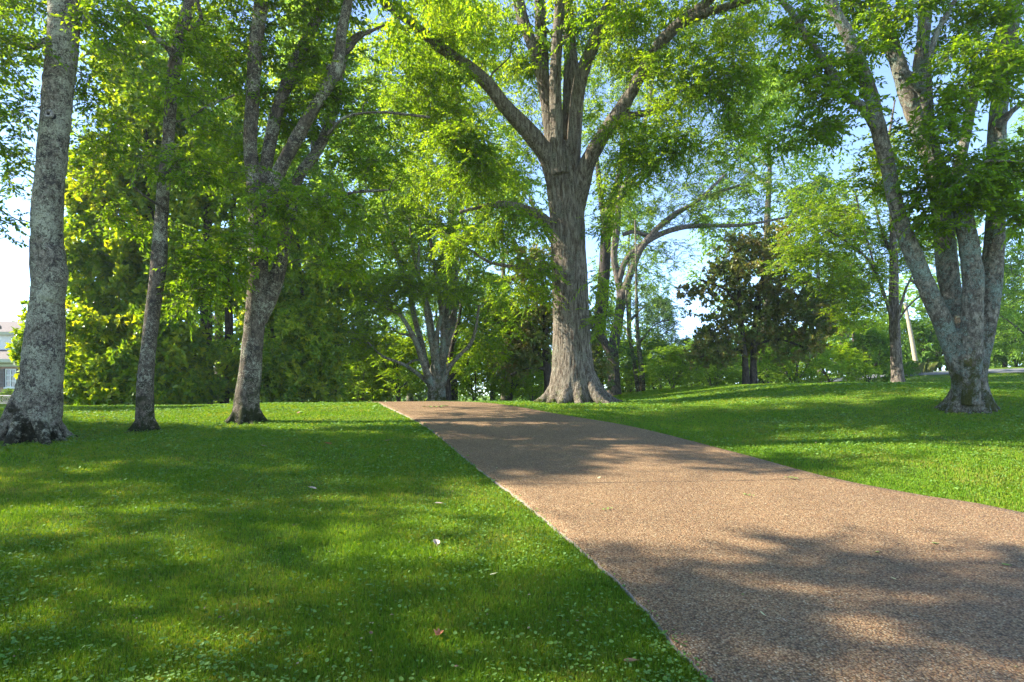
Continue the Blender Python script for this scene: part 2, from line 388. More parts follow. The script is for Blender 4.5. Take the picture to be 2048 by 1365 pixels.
#SECTION ground
# ------------------------------------------------------------------ ground
def polyl(pts, step=.25): return crom(np.array(pts, float), step)
dl = [gp(*q)[:2] for q in ((1420,1365),(1300,1233),(1200,1135),(1120,1068),(1050,1010),(970,950),(915,905),(860,860),(815,835),(772,815))]
dr = [gp(*q)[:2] for q in ((2048,1035),(1850,1000),(1650,960),(1450,905),(1250,855),(1110,831),(1010,813))]
dl = [np.array([2.2, .4]), np.array([1.6, 1.8])] + dl + [np.array([-5.0, 21.5]), np.array([-7.4, 24.6]), np.array([-13, 28])]
dr = [np.array([7.2, -1.0]), np.array([6.6, 3.0])] + dr + [np.array([-1.7, 20.6]), np.array([-4.2, 24.2]), np.array([-7.5, 27.4]), np.array([-13, 31])]
DL = polyl(dl); DR = polyl(dr)
def resamp(p, n):
    s = np.r_[0, np.cumsum(np.linalg.norm(np.diff(p, axis=0), axis=1))]; u = np.linspace(0, s[-1], n)
    return np.stack([np.interp(u, s, p[:, 0]), np.interp(u, s, p[:, 1])], 1)
nD = 260; DLr, DRr = resamp(DL, nD), resamp(DR, nD)
DPOLY = np.vstack([DLr, DRr[::-1]])
def inpoly(x, y, poly):
    x = np.asarray(x); ins = np.zeros(x.shape, bool); n = len(poly); j = n - 1
    for i in range(n):
        xi, yi = poly[i]; xj, yj = poly[j]
        if yi != yj:
            c = ((yi > y) != (yj > y)) & (x < (xj - xi) * (y - yi) / (yj - yi) + xi); ins ^= c
        j = i
    return ins
xs = np.unique(np.r_[np.arange(-26, 60, .4), np.linspace(-60, -26, 30), np.linspace(60, 110, 40), -900, -600, -400, -250, -150, -100, 150, 200, 300, 450, 600, 900])
ys = np.unique(np.r_[np.arange(-2, 62, .4), np.linspace(-40, -2, 20), np.linspace(62, 120, 30), 150, 200, 300, 450, 700, 1000, 1500])
XX, YY = np.meshgrid(xs, ys); ZZ = G(XX, YY)
V = np.stack([XX, YY, ZZ], -1).reshape(-1, 3); nx, ny = len(xs), len(ys)
i, j = np.meshgrid(np.arange(nx-1), np.arange(ny-1)); a = (j*nx + i).ravel()
gm, t, o = mat('lawn')
c = coords(t); n1 = noise(t, c, .9, 4, .6); n2 = noise(t, c, 35, 5, .75); n3 = noise(t, c, 140, 3, .7)
col = ramp(t, n2, [(.3, (.035, .06, .006)), (.5, (.08, .15, .008)), (.72, (.13, .21, .012))])
col = mix(t, ramp(t, n1, [(.35, (0,)*3), (.7, (.6,)*3)]), col, (.12, .16, .018))
b = N(t, 'ShaderNodeBsdfPrincipled', i_Roughness=.95); b.inputs['Specular IOR Level'].default_value = .15
t.links.new(col, b.inputs[0]); t.links.new(bump(t, n3, .9, .03), b.inputs['Normal']); t.links.new(b.outputs[0], o.inputs[0])
go = mesh_np('ground', V, np.stack([a, a+1, a+nx+1, a+nx], 1).ravel(), np.full(len(a), 4), [gm], None, smooth=True); tag(go, kind='structure')
# driveway: exposed aggregate slab, real thickness, one joint
dm, t, o = mat('aggregate')
c = coords(t)
vo = N(t, 'ShaderNodeTexVoronoi', i_Scale=78.0, i_Randomness=1.0); 
dn = N(t, 'ShaderNodeTexNoise', i_Scale=30.0); t.links.new(c, dn.inputs['Vector'])
vm = N(t, 'ShaderNodeVectorMath', operation='MULTIPLY_ADD'); t.links.new(dn.outputs['Color'], vm.inputs[0]); vm.inputs[1].default_value = (.008,)*3; t.links.new(c, vm.inputs[2])
t.links.new(vm.outputs[0], vo.inputs['Vector'])
sp = N(t, 'ShaderNodeSeparateColor'); t.links.new(vo.outputs['Color'], sp.inputs[0])
peb = ramp(t, sp.outputs[0], [(0, (0.165, 0.087, 0.041)), (.2, (0.263, 0.149, 0.069)), (.42, (0.373, 0.190, 0.083)), (.62, (0.417, 0.258, 0.122)), (.80, (0.286, 0.186, 0.105)), (.93, (0.461, 0.299, 0.148)), (.985, (0.526, 0.392, 0.235))])
dd = ramp(t, vo.outputs['Distance'], [(.0, (1,)*3), (.42, (.9,)*3), (.62, (.25,)*3), (.8, (.1,)*3)])
col = mix(t, 1.0, peb, ramp(t, vo.outputs['Distance'], [(.35, (1,)*3), (.62, (.48, .44, .36)), (.9, (.30, .26, .2))]), 'MULTIPLY')
big = noise(t, c, .8, 7, .72); col = mix(t, .8, col, ramp(t, big, [(.3, (.38, .36, .35)), (.7, (.62, .60, .58))]), 'OVERLAY')
b = N(t, 'ShaderNodeBsdfPrincipled', i_Roughness=.75); b.inputs['Specular IOR Level'].default_value = .35
col = mix(t, 1., col, (.80, .87, .92), 'MULTIPLY'); t.links.new(col, b.inputs[0]); t.links.new(bump(t, dd, .8, .006), b.inputs['Normal']); t.links.new(b.outputs[0], o.inputs[0])
conc = plain('slab_edge', (.20, .165, .13), .9, .35, 30)
nc = 26; W_ = np.linspace(0, 1, nc)
rows = DLr[:, None] * (1 - W_)[None, :, None] + DRr[:, None] * W_[None, :, None]
zz = G(rows[..., 0], rows[..., 1]) + .045
top = np.concatenate([rows, zz[..., None]], -1)
def slab_side(edge, out):
    v = []
    e3 = np.concatenate([edge, (G(edge[:, 0], edge[:, 1]) + .045)[:, None]], 1)
    tn = np.gradient(edge, axis=0); tn /= np.linalg.norm(tn, axis=1, keepdims=True); nr = np.stack([-tn[:, 1], tn[:, 0]], 1) * out
    e3b = e3.copy(); e3b[:, :2] += nr * .02 + nr * (vnoise(edge[:, 0]*9, edge[:, 1]*9, 0, 8) * .012)[:, None]; e3b[:, 2] -= .014
    e3c = e3b.copy(); e3c[:, 2] -= .16
    return e3, e3b, e3c
eL = slab_side(DLr, 1); eR = slab_side(DRr, -1)
grid = np.concatenate([eL[2][:, None], eL[1][:, None], top, eR[1][:, None], eR[2][:, None]], 1)
ncc = grid.shape[1]
i, j = np.meshgrid(np.arange(ncc-1), np.arange(nD-1)); a = (j*ncc + i).ravel(); mi = ((i == 0) | (i == ncc-2)).ravel().astype(int)
do = mesh_np('driveway', grid.reshape(-1, 3), np.stack([a, a+1, a+ncc+1, a+ncc], 1).ravel(), np.full(len(a), 4), [dm, conc], None, mi, smooth=True)
tag(do, kind='structure')
# joint across the slab
jm = plain('joint', (.07, .055, .042), .95, .3, 20)
j0, j1 = gp(1000, 977), gp(1672, 963); u = np.linspace(.0, 1, 40)[:, None]; jl = j0[:2] + (j1 - j0)[:2] * u; wj = (.006 + .003 * vnoise(u[:, 0] * 30, 0, 0, 3))[:, None]
ja = np.concatenate([jl + [0, 1] * wj, (G(jl[:, 0], jl[:, 1]) + .0485)[:, None]], 1); jb = np.concatenate([jl - [0, 1] * wj, (G(jl[:, 0], jl[:, 1]) + .0485)[:, None]], 1)
q = np.arange(39); jo = mesh_np('joint', np.vstack([ja, jb]), np.stack([q, q+40, q+41, q+1], 1).ravel(), np.full(39, 4), [jm], do)
# far road on the right, rising bank
ra = [gp(1835, 766)[:2], gp(1900, 763)[:2], gp(1985, 757)[:2], gp(2060, 753)[:2]]
asph = plain('asphalt', (.16, .165, .17), .9, .12, 3)
def road_strip(name, cl_pts, wd, lift, m):
    p = crom(np.array(cl_pts, float), .6); tn = np.gradient(p, axis=0); tn /= np.linalg.norm(tn, axis=1, keepdims=True); nr = np.stack([-tn[:, 1], tn[:, 0]], 1)
    us = np.linspace(-.5, .5, 9); g = p[:, None] + nr[:, None] * (us * wd)[None, :, None]
    z = G(g[..., 0], g[..., 1]) + lift; Vv = np.concatenate([g, z[..., None]], -1)
    i, j = np.meshgrid(np.arange(8), np.arange(len(p)-1)); a = (j*9 + i).ravel()
    return mesh_np(name, Vv.reshape(-1, 3), np.stack([a, a+9, a+10, a+1], 1).ravel(), np.full(len(a), 4), [m], smooth=True)
ROADC = [(20, 66), (30, 58), (38, 54), (46, 51), (56, 48.5), (70, 46)]
ro = road_strip('road', ROADC, 4.6, .05, asph); tag(ro, kind='structure')
#SECTION grass
# ------------------------------------------------------------------ grass (uncountable)
def noroad(x, y):
    p = crom(np.array(ROADC, float), 1.0)
    return np.sqrt(((np.stack([x, y], -1)[:, None] - p[None, ::2])**2).sum(-1)).min(1) > 3.0
grm, t, o = mat('grass_blades')
ga = N(t, 'ShaderNodeAttribute', attribute_name='leaf'); gc = coords(t); gn = noise(t, gc, .9, 7, .75)
ad = N(t, 'ShaderNodeMath', operation='MULTIPLY_ADD'); t.links.new(ga.outputs['Fac'], ad.inputs[0]); ad.inputs[1].default_value = .42
ml = N(t, 'ShaderNodeMath', operation='MULTIPLY'); t.links.new(gn, ml.inputs[0]); ml.inputs[1].default_value = .95; t.links.new(ml.outputs[0], ad.inputs[2])
col = ramp(t, ad.outputs[0], [(.28, (.06, .145, .010)), (.56, (.10, .21, .013)), (.76, (.145, .24, .018)), (.90, (.21, .24, .03)), (1.0, (.28, .25, .07))])
b = N(t, 'ShaderNodeBsdfPrincipled', i_Roughness=.55); b.inputs['Specular IOR Level'].default_value = .10; t.links.new(col, b.inputs[0])
tr = N(t, 'ShaderNodeBsdfTranslucent'); t.links.new(mix(t, 1., col, (2.2, 1.9, .5), 'MULTIPLY'), tr.inputs[0])
ms = N(t, 'ShaderNodeMixShader'); ms.inputs[0].default_value = .3
t.links.new(b.outputs[0], ms.inputs[1]); t.links.new(tr.outputs[0], ms.inputs[2]); t.links.new(ms.outputs[0], o.inputs[0])
def scatter(n, y0, y1, pw=1.0):
    u = rng.random(n)
    Y = (y0**(1-pw) + u * (y1**(1-pw) - y0**(1-pw))) ** (1/(1-pw)) if abs(pw-1) > 1e-3 else y0 * (y1/y0)**u
    X = (rng.random(n)*2 - 1) * (Y * .98 + 3.6)
    wv = .05 * vnoise(X*4.5, Y*4.5, 0, 51) + .03 * rng.normal(size=len(X)); k = ~inpoly(X + wv, Y, DPOLY); X, Y = X[k], Y[k]
    k = (Y < 40) | noroad(X, Y) if (Y > 40).any() else np.ones(len(X), bool)
    return X[k], Y[k]
X, Y = scatter(1650000, 2.3, 50, 1.3)
thin = fbm(X*1.1, Y*1.1, 0, 3, 77); k = rng.random(len(X)) < 1.0 - .55 * sstep(.18, .5, thin); X, Y = X[k], Y[k]
Zg = G(X, Y); n = len(X)
hh = (.024 + .028 * rng.random(n)) * (1 + .35 * vnoise(X*.8, Y*.8, 0, 21)) * (1 + np.clip(Y-12, 0, 30) * .02)
ww = .0020 * np.maximum(1, Y / 4.4) * (.7 + .6 * rng.random(n))
az = rng.random(n) * 2 * pi; ln_ = rng.normal(0, .55, n)
D = np.stack([np.cos(az), np.sin(az)], 1); fa = rng.random(n) * 2 * pi; Wd = np.stack([np.cos(fa), np.sin(fa)], 1)
B0 = np.stack([X, Y, Zg - .004], 1)
mid = B0.copy(); mid[:, :2] += D * (ln_ * hh * .3)[:, None]; mid[:, 2] += hh * .6
tip = B0.copy(); tip[:, :2] += D * (ln_ * hh * 1.0)[:, None]; tip[:, 2] += hh * (1 - .25 * np.abs(ln_))
w3 = np.concatenate([Wd * ww[:, None], np.zeros((n, 1))], 1)
V = np.stack([B0 - w3, B0 + w3, mid + w3 * .8, tip, mid - w3 * .8], 1).reshape(-1, 3)
gr = mesh_np('grass', V, np.arange(n*5), np.full(n, 5), [grm], None, None, {'leaf': rng.random(n)}, True)
tag(gr, 'short green lawn grass with dappled sun', 'grass', kind='stuff')
# clover and ground ivy
clm = leafmat('clover_leaf', [(0.069, 0.150, 0.027), (0.107, 0.203, 0.038), (0.153, 0.256, 0.054), (0.153, 0.256, 0.032)], .25, (1.5, 1.6, .7), .6, .2)
X, Y = scatter(170000, 2.3, 24, 1.2)
k = (fbm(X*.7, Y*.7, 0, 4, 31) + .24 * rng.normal(size=len(X)) + .10 * (X < 1)) > -.02
X, Y = X[k], Y[k]; n = len(X); Zg = G(X, Y)
rr = (.0055 + .0105 * rng.random(n) ** 2.2) * np.maximum(1, Y / 6)
C0 = np.stack([X, Y, Zg + .032 + .024 * rng.random(n)], 1)
nrm = rng.normal(size=(n, 3)) * .32; nrm[:, 2] = 1; nrm /= np.linalg.norm(nrm, axis=1, keepdims=True)
A = np.cross(nrm, rng.normal(size=(n, 3))); A /= np.linalg.norm(A, axis=1, keepdims=True); Bv = np.cross(nrm, A)
th = np.array([0.25, 1.0, 1.9, 2.8, 3.5, 4.4, 5.3, 6.03]); rad = np.array([.8, 1, .95, .9, .9, .95, 1, .8])
V = C0[:, None] + rr[:, None, None] * rad[None, :, None] * (A[:, None] * np.cos(th)[None, :, None] + Bv[:, None] * np.sin(th)[None, :, None])
cen = C0 - nrm * rr[:, None] * .25 + A * rr[:, None] * .3
V = np.concatenate([V, cen[:, None]], 1).reshape(-1, 3)
b9 = (np.arange(n) * 9)[:, None]; fl = np.concatenate([np.stack([b9[:, 0] + q, b9[:, 0] + (q+1) % 8, b9[:, 0] + 8], 1)[:, None] for q in range(8)], 1)
cv = mesh_np('clover', V, fl.ravel(), np.full(n*8, 3), [clm], None, None, {'leaf': np.repeat(rng.random(n), 8), 'clump': np.repeat(rng.random(n), 8)}, True)
tag(cv, 'pale round clover and ground ivy leaves spread through the lawn', 'clover', kind='stuff')
# ------------------------------------------------------------------ trees: near and middle
def yb(px, py): return float(gp(px, py)[1])
# 1 pale trunk, far left
Y1 = yb(70, 882)
tree('lichen_tree', 'thick pale lichen covered trunk with spreading roots beside the white bench, leftmost tree', 'tree', (66, 882), Y1,
  [([(66,895,92),(78,830,96),(84,760,90),(88,700,86),(95,600,77),(98,565,79),(97,530,80),(93,470,72),(95,400,68),(103,320,66),(110,250,66),(117,170,68),(126,90,69),(130,0,70),(140,-150,66),(160,-400,50),(180,-800,30),(190,-1100,12)], 0, .4),
   ([(96,598,50),(112,560,52),(112,535,50),(100,500,50)], -.05, 0),
   ([(95,80,16),(60,95,14),(25,85,12),(-30,70,10),(-160,20,7)], .1, -.8),
   ([(140,-200,34),(60,-420,26),(-80,-650,18),(-250,-900,9)], .2, -1.6),
   ([(150,-260,34),(260,-480,28),(420,-760,20),(600,-1000,10)], .2, -2.4),
   ([(160,-420,24),(240,-650,18),(330,-1050,9)], .3, 1.6)],
  [(-10,60,-.4,90,80,.9,26),(-20,200,-.2,70,90,.9,26),(20,330,.6,45,80,.6,14),(-20,440,0,45,70,.7,8),(-90,120,.8,120,160,1.5,30),(205,60,.3,60,60,.8,16),(185,170,.8,45,70,.7,13),(220,260,1.2,60,90,.8,14),(170,330,1.4,26,60,.5,7),
   (60,20,1.5,70,40,.8,12)],
  'bark_pale', 'leaf_mid', .024, (9, .85, .85, .10), (.013, 9, 1.3), .025, fol=dict(ntw=5, nlf=9, tl=.42, L=.09, W=.026),
  extra=[([('w', -8, 12, 14.5, 3.2, 2.6, 2.6, 90), ('w', -17.5, 4.9, 11.5, 4.2, 2.2, 2.0, 95), ('w', -12.4, 4.2, 11.2, 2.8, 1.7, 1.8, 55), ('w', -13.5, 15.5, 12.5, 3.6, 2.8, 2.2, 90), ('w', -13.2, 12.3, 12.6, 3.2, 1.6, 1.6, 60), ('w', -12.0, 9.7, 12.2, 2.2, .8, 1.2, 20)], dict(ntw=7, nlf=12, tl=.7, L=.14, W=.04))])  # crown clumps added out of view to shade the lawn and drive
# 2 slim leaning trunk
Y2 = yb(292, 862)
tree('slim_tree', 'slim leaning grey trunk standing between the thick pale trunk and the many-limbed tree', 'tree', (292, 862), Y2,
  [([(290,870,48),(290,820,40),(291,760,36),(297,700,32),(306,620,32),(314,560,33),(319,510,34),(322,450,29),(326,390,28),(333,320,27),(338,260,27),(343,190,27),(351,120,28),(362,70,26),(375,20,24),(382,-30,22),(400,-200,19),(430,-500,12),(440,-700,6)], 0, .6),
   ([(350,120,16),(338,98,15),(310,72,12),(285,38,11),(262,12,9),(235,-15,7),(180,-60,5)], .05, -.5),
   ([(372,60,10),(390,52,10),(402,38,9),(397,10,8),(392,-30,6)], .1, .5),
   ([(330,415,10),(300,400,7),(262,370,5)], .05, -.6), ([(340,245,8),(375,238,6),(420,210,5),(470,190,4)], .05, .8)],
  [(385,180,0,50,50,.7,12),(335,330,-.5,70,24,.6,9),(400,320,-.3,50,40,.6,9),(250,300,.2,50,40,.7,6),(400,90,.3,60,60,.8,14),(300,190,.6,60,70,.7,8),(280,440,.4,60,40,.6,10),(250,60,-.3,80,60,.8,10)],
  'bark_grey', 'leaf_mid', .022, (6, .42, .35, .045), (.007, 7, 1.4), .012, fol=dict(ntw=5, nlf=10, tl=.42, L=.10, W=.026),
  extra=[([('w', -5.5, 13, 12.5, 2.6, 2.6, 2.6, 90), ('w', -9, 14.5, 12, 2.2, 2.2, 2, 50)], dict(ntw=7, nlf=12, tl=.7, L=.14, W=.04))])
# 3 many-limbed tree left of the drive
Y3 = yb(493, 845)
tree('many_limbed_tree', 'grey blotched tree splitting into four steep limbs, mossy foot, third trunk left of the drive', 'tree', (493, 845), Y3,
  [([(492,855,66),(493,800,54),(500,750,49),(504,700,45),(509,650,43),(514,590,43),(517,520,42),(517,450,42),(512,390,38),(505,340,31),(500,290,29),(505,200,29),(511,100,29),(522,0,27),(530,-150,22),(545,-420,12)], 0, .3),
   ([(517,440,34),(528,360,28),(536,310,26),(550,240,26),(566,190,26),(590,130,27),(615,75,22),(650,0,18),(690,-160,12),(720,-300,7)], .15, 1.2),
   ([(572,185,18),(596,120,15),(622,55,12),(650,-20,9)], .5, 1.0),
   ([(516,640,40),(540,590,36),(556,545,32),(570,480,26),(585,410,24),(600,350,22),(630,310,22),(650,270,21),(668,220,20),(680,160,16),(690,110,14),(710,75,12),(745,62,8)], .1, 1.0),
   ([(522,440,34),(546,370,30),(570,320,28),(600,265,27),(635,205,25),(668,150,24),(680,105,21),(684,60,20),(695,10,18),(715,-100,15),(740,-300,8)], .05, -.4),
   ([(640,150,10),(690,110,10),(720,75,9),(770,50,6)], .4, .2), ([(620,400,8),(660,398,7),(710,385,6),(780,380,4)], .1, -.3),
   ([(655,270,7),(690,235,6),(760,225,5),(860,235,4)], 0, -.8)],
  [(560,400,-1.1,105,36,.7,11),(520,480,-.9,60,50,.6,9),(430,520,-1.0,60,60,.5,16),(395,590,-.9,42,32,.4,8),(650,430,-.7,95,50,.8,15),
   (600,110,.6,120,110,1.0,40),(450,120,.5,90,120,1.0,34),(440,300,.6,60,80,.9,20),(700,200,.5,90,90,1.0,26),(740,320,.3,100,50,1.0,18),(600,-30,.6,200,70,1.4,30),(680,500,.8,60,60,.7,12),(580,250,1.2,90,80,.9,20)],
  'bark_grey', 'leaf_mid', .022, (8, .62, .55, .06), (.009, 6, 1.5), .018, fol=dict(ntw=7, nlf=13, tl=.5, L=.108, W=.026),
  extra=[([(440,535,-1.2,40,30,.3,8)], dict(ntw=6, nlf=13, L=.11)),
         ([('w', -4.5, 13, 13.5, 3.2, 3.0, 2.6, 120), ('w', -1.5, 11.5, 13, 2.6, 2.2, 1.8, 45)], dict(ntw=7, nlf=12, tl=.7, L=.14, W=.04))])
# 4 big oak by the crest
Y5 = yb(1150, 806)
oak = tree('large_oak', 'massive furrowed oak trunk with flared buttress roots beside the drive crest', 'tree', (1150, 806), Y5,
  [([(1147,815,128),(1147,785,108),(1146,750,92),(1144,705,82),(1143,650,76),(1139,550,73),(1135,450,72),(1130,380,74),(1126,330,72),(1122,290,52)], 0, 0),
   ([(1122,390,50),(1104,330,42),(1085,298,36),(1052,258,33),(1012,215,29),(975,168,25),(935,132,22),(880,95,20),(830,52,17),(790,22,15),(755,-5,14),(690,-70,11),(600,-140,7)], 0, -3.2),
   ([(1122,350,37.8),(1115,290,29.2),(1112,220,24.9),(1111,150,23.2),(1116,60,20.6),(1120,0,18.9),(1124,-200,14.6),(1120,-520,7.7)], -.45, -1.2),
   ([(1118,350,37.8),(1104,290,29.2),(1094,210,25.8),(1078,130,24.1),(1055,65,22.4),(1036,0,22.4),(1008,-180,15.5),(985,-420,7.7)], .2, .6),
   ([(1112,290,29.2),(1092,190,24.1),(1083,90,24.1),(1080,0,22.4),(1068,-250,13.8),(1060,-500,6.9)], .5, 1.8),
   ([(1136,370,48.2),(1141,300,39.6),(1143,220,36.1),(1143,150,31.0),(1139,80,24.1),(1135,0,20.6),(1130,-200,13.8)], .35, .9),
   ([(1140,360,37.8),(1147,290,31.0),(1152,220,28.4),(1163,150,26.7),(1187,89,23.2),(1207,33,21.5),(1226,-15,18.9),(1270,-200,13.8),(1320,-460,6.9)], -.1, -1.6),
   ([(1142,430,52),(1160,375,42),(1176,325,34),(1205,272,29),(1245,215,27),(1276,160,25),(1310,100,23),(1350,55,22),(1395,32,18),(1450,15,14),(1510,-5,12),(1600,-50,9),(1720,-90,6)], 0, -4.2),
   ([(1330,78,20),(1362,45,22),(1392,22,20),(1425,-8,18),(1500,-110,13),(1600,-260,7)], -1.9, -4.),
   ([(1238,236,12),(1262,232,13),(1300,225,13),(1338,214,11),(1344,205,6)], -.9, -1.6), ([(1336,214,6),(1332,180,5),(1322,150,4),(1316,110,4)], -1.6, -1.6),
   ([(1118,470,26),(1098,450,22),(1078,432,20),(1050,419,18),(1012,410,15),(970,413,10),(920,425,6)], 0, -1.5),
   ([(1110,560,10),(1075,538,8),(1030,535,7),(978,524,5),(940,500,4)], -.2, -1.2),
   ([(1112,500,8),(1095,470,7),(1060,400,6)], .4, 1.5)],
  [(930,270,-2.2,50,55,.6,22),(960,330,-1.8,60,60,.8,24),(1010,450,-1.4,80,40,.7,20),(1060,560,-1.0,60,60,.7,16),(915,480,-1.6,50,34,.6,10),
   (1255,250,-1.6,80,50,1.0,12),(1215,430,-.8,22,70,.4,7),(1200,560,-1.1,16,50,.3,5),(1210,640,-1.0,14,26,.25,4),
   (880,200,-1,110,90,1.4,44),(900,60,-1.6,120,70,1.4,30),(800,120,-2,90,80,1.2,16),(1040,120,.8,50,90,.8,22),(1160,40,.8,90,60,.8,20),(1270,80,-1.2,90,70,1.2,28),
   (1390,150,-2.5,110,80,1.2,40),(1340,300,-1.8,100,60,1.2,32),(1470,120,-3,90,90,1.2,28),(1500,40,-1,130,60,2,26),(1330,20,-1,110,40,1.6,18),(960,30,1,110,50,1.6,20),(1480,260,-2.2,70,70,1.0,16),(980,380,.6,80,60,1.2,16),(840,360,0,90,40,1.2,14),(1260,340,.5,60,70,.8,16),(860,300,4,170,90,2.5,60),(840,130,5,170,120,3,60),(1040,250,4.5,120,150,2.5,50),(1180,150,5,120,150,3,40)],
  'bark_oak', 'leaf_bright', .032, (12, 1.45, 1.1, .19), (.021, 8.5, 7), .025, rmax=.06, fol=dict(ntw=9, nlf=14, tl=.6, L=.112, W=.026, hang=.12),
  extra=[([('w', 2, 17, 14.8, 5.0, 4.2, 3.0, 110), ('w', -3.2, 15, 12.3, 2.8, 2.6, 1.8, 40), ('w', 6.5, 13.5, 13.6, 3.2, 3.0, 2.0, 40)], dict(ntw=8, nlf=14, tl=.85, L=.15, W=.042))])
# 5 forked tree behind the oak
Y6 = yb(1228, 792)
tree('forked_tree', 'brown forked tree with a low branch reaching left, just behind the large oak', 'tree', (1228, 792), Y6,
  [([(1228,800,36),(1228,770,28),(1227,740,25),(1226,700,24),(1231,670,22),(1238,630,20),(1242,598,19),(1236,560,15),(1228,515,14),(1233,466,14),(1240,400,12),(1262,340,11),(1278,285,9),(1300,200,7),(1310,100,5)], 0, .5),
   ([(1224,712,22),(1208,682,17),(1192,660,16),(1178,640,16),(1168,610,13),(1160,540,10)], 0, -.6),
   ([(1240,608,18),(1252,572,16),(1264,540,15),(1282,498,14),(1312,460,12),(1350,428,10),(1395,402,8),(1450,350,6)], 0, -.6),
   ([(1238,560,14),(1250,525,13),(1275,497,12),(1312,473,12),(1352,458,11),(1395,452,10),(1457,452,8),(1510,447,6),(1600,430,5)], .1, -1.0),
   ([(1245,470,9),(1268,464,8),(1290,470,8),(1312,471,8)], .2, 0),
   ([(1290,480,8),(1340,440,7),(1400,400,6),(1480,370,5)], .1, 1.0)],
  [(1330,400,0,110,60,1.6,40),(1450,390,-.4,100,70,1.5,40),(1300,260,.4,110,90,1.8,40),(1420,230,.5,110,110,1.8,40),(1400,420,.2,120,36,1.4,22),(1270,500,.4,45,50,1.0,16),(1335,505,-.2,60,35,.8,16),(1295,565,0,38,30,.6,8),(1530,360,-.6,80,80,1.4,26),(1540,200,0,40,80,1.4,10),(1380,60,.8,160,80,2,26),(1330,150,3,150,140,3,50),(1380,330,1.5,130,66,2,36),(1400,440,-.8,110,22,.6,12),(1310,440,-.6,60,24,.5,7),(1250,430,1,60,60,1.5,18),(1480,330,2.5,110,110,2.5,40),(1250,250,4,110,160,3,40),(1215,330,1,60,120,1.5,24)],
  'bark_brown', 'leaf_mid', .035, (7, .5, .35, .07), (.012, 8, 3), .02, fol=dict(ntw=8, nlf=12, tl=.62, L=.115, W=.034), tw_r=.005)
# 5b dark leaning trunk close behind
tree('leaning_tree', 'dark leaning trunk glimpsed between the large oak and the forked tree', 'tree', (1188, 792), Y6 + 3.5,
  [([(1186,805,34),(1190,740,28),(1196,680,26),(1203,610,26),(1209,540,24),(1212,470,22),(1222,410,20),(1240,350,16),(1250,250,12),(1260,120,8)], 0, 0), ([(1212,470,14),(1200,380,11),(1190,280,8)], 0, 1), ([(1215,440,14),(1250,380,11),(1310,320,7)], 0, -1)],
  [(1200,420,0,70,60,1.6,22),(1240,260,0,100,100,2,34),(1170,200,0,80,120,2,24),(1290,150,0,90,90,2,20)],
  'bark_dark', 'leaf_mid', .05, None, (.012, 6, 3), .02, fol=dict(ntw=6, nlf=9, tl=.65, L=.17, W=.05), twigs=False)
# 6 many stemmed tree at the end of the drive
Y4 = 26.5
tree('fan_stemmed_tree', 'grey tree with a fan of thin upright stems at the drive end', 'tree', (873, 806), Y4,
  [([(874,815,42),(873,780,37),(872,750,32),(874,725,22)], 0, 0),
   ([(868,800,20.3),(861,765,15.6),(850,735,13.3),(842,712,12.5),(832,685,10.9),(817,655,9.4),(797,627,7.8),(776,618,5.5),(745,600,3.9)], -.2, -1.5),
   ([(870,790,18.7),(857,755,17.2),(848,715,14.8),(842,684,13.3),(833,652,11.7),(826,621,10.9),(817,577,10.1),(801,532,9.4),(785,480,9.4),(776,445,7.8),(765,400,5.5)], .1, .8),
   ([(873,760,15.6),(866,700,11.7),(864,660,10.1),(858,621,9.4),(846,580,8.6),(832,530,7.0),(822,470,6.2),(818,410,4.7)], .2, 1.5),
   ([(878,770,15.6),(883,730,14.0),(886,680,11.7),(882,620,9.4),(874,560,8.6),(864,500,7.0),(855,440,6.2),(850,370,4.7)], 0, -.6),
   ([(880,760,14.0),(888,720,11.7),(900,670,10.1),(908,630,9.4),(912,580,7.8),(912,520,6.2),(905,440,4.7)], .3, .9),
   ([(882,780,14.0),(895,740,10.9),(918,712,8.6),(940,690,7.8),(952,655,6.2),(958,610,4.7)], 0, -1.2),
   ([(876,750,12.5),(872,690,10.1),(880,640,8.6),(893,590,7.0),(892,530,6.2),(888,460,4.7)], -.3, -1.0),
   ([(858,768,10.1),(838,750,8.6),(812,732,7.8),(788,722,6.2),(764,712,5.5),(735,684,3.9)], -.1, -1.8),
   ([(812,732,6.2),(826,722,5.5),(842,720,4.7)], -.6, -.4), ([(842,700,7.0),(820,672,5.5),(800,668,4.7),(782,655,3.1)], -.2, -.9),
   ([(868,720,10.9),(858,660,9.4),(850,610,7.8),(838,550,6.2),(838,490,5.5)], -.3, -1.2), ([(884,700,9.4),(900,640,7.0),(925,590,5.5),(940,540,3.9)], .2, 1.2)],
  [(770,590,-1,70,45,1.5,30),(740,680,-1.3,55,40,1.2,26),(800,560,-1.6,60,26,.8,16),(870,575,-1.9,70,24,.8,24),(830,470,0,110,70,2,50),(900,500,.4,80,80,2,40),(760,470,.3,60,60,1.5,20),(940,590,.3,45,60,1.6,24),(960,660,.6,40,40,1.3,16),(850,390,0,120,60,2.2,36),(700,560,.5,40,80,1.5,16)],
  'bark_maple', 'leaf_bright', .03, (7, .6, .4, .08), (.009, 7, 3), .01, fol=dict(ntw=8, nlf=13, tl=.6, L=.11, W=.03), tw_r=.005)
tree('slender_tree', 'slender dark trunk close behind the fan of grey stems at the drive end', 'tree', (895, 806), Y4 + 1.8,
  [([(896,815,18),(895,780,16),(898,740,13),(905,690,10),(918,640,8),(925,580,5)], 0, .4), ([(897,760,10),(925,735,8),(960,700,5),(985,690,3)], 0, 0)],
  [(960,700,0,60,50,1.4,26),(1000,620,.3,60,60,1.6,26),(930,740,0,40,30,1,8)], 'bark_dark', 'leaf_bright', .045, None, (.008, 7, 3), .01, fol=dict(ntw=6, nlf=10, tl=.6, L=.15, W=.045), twigs=False)
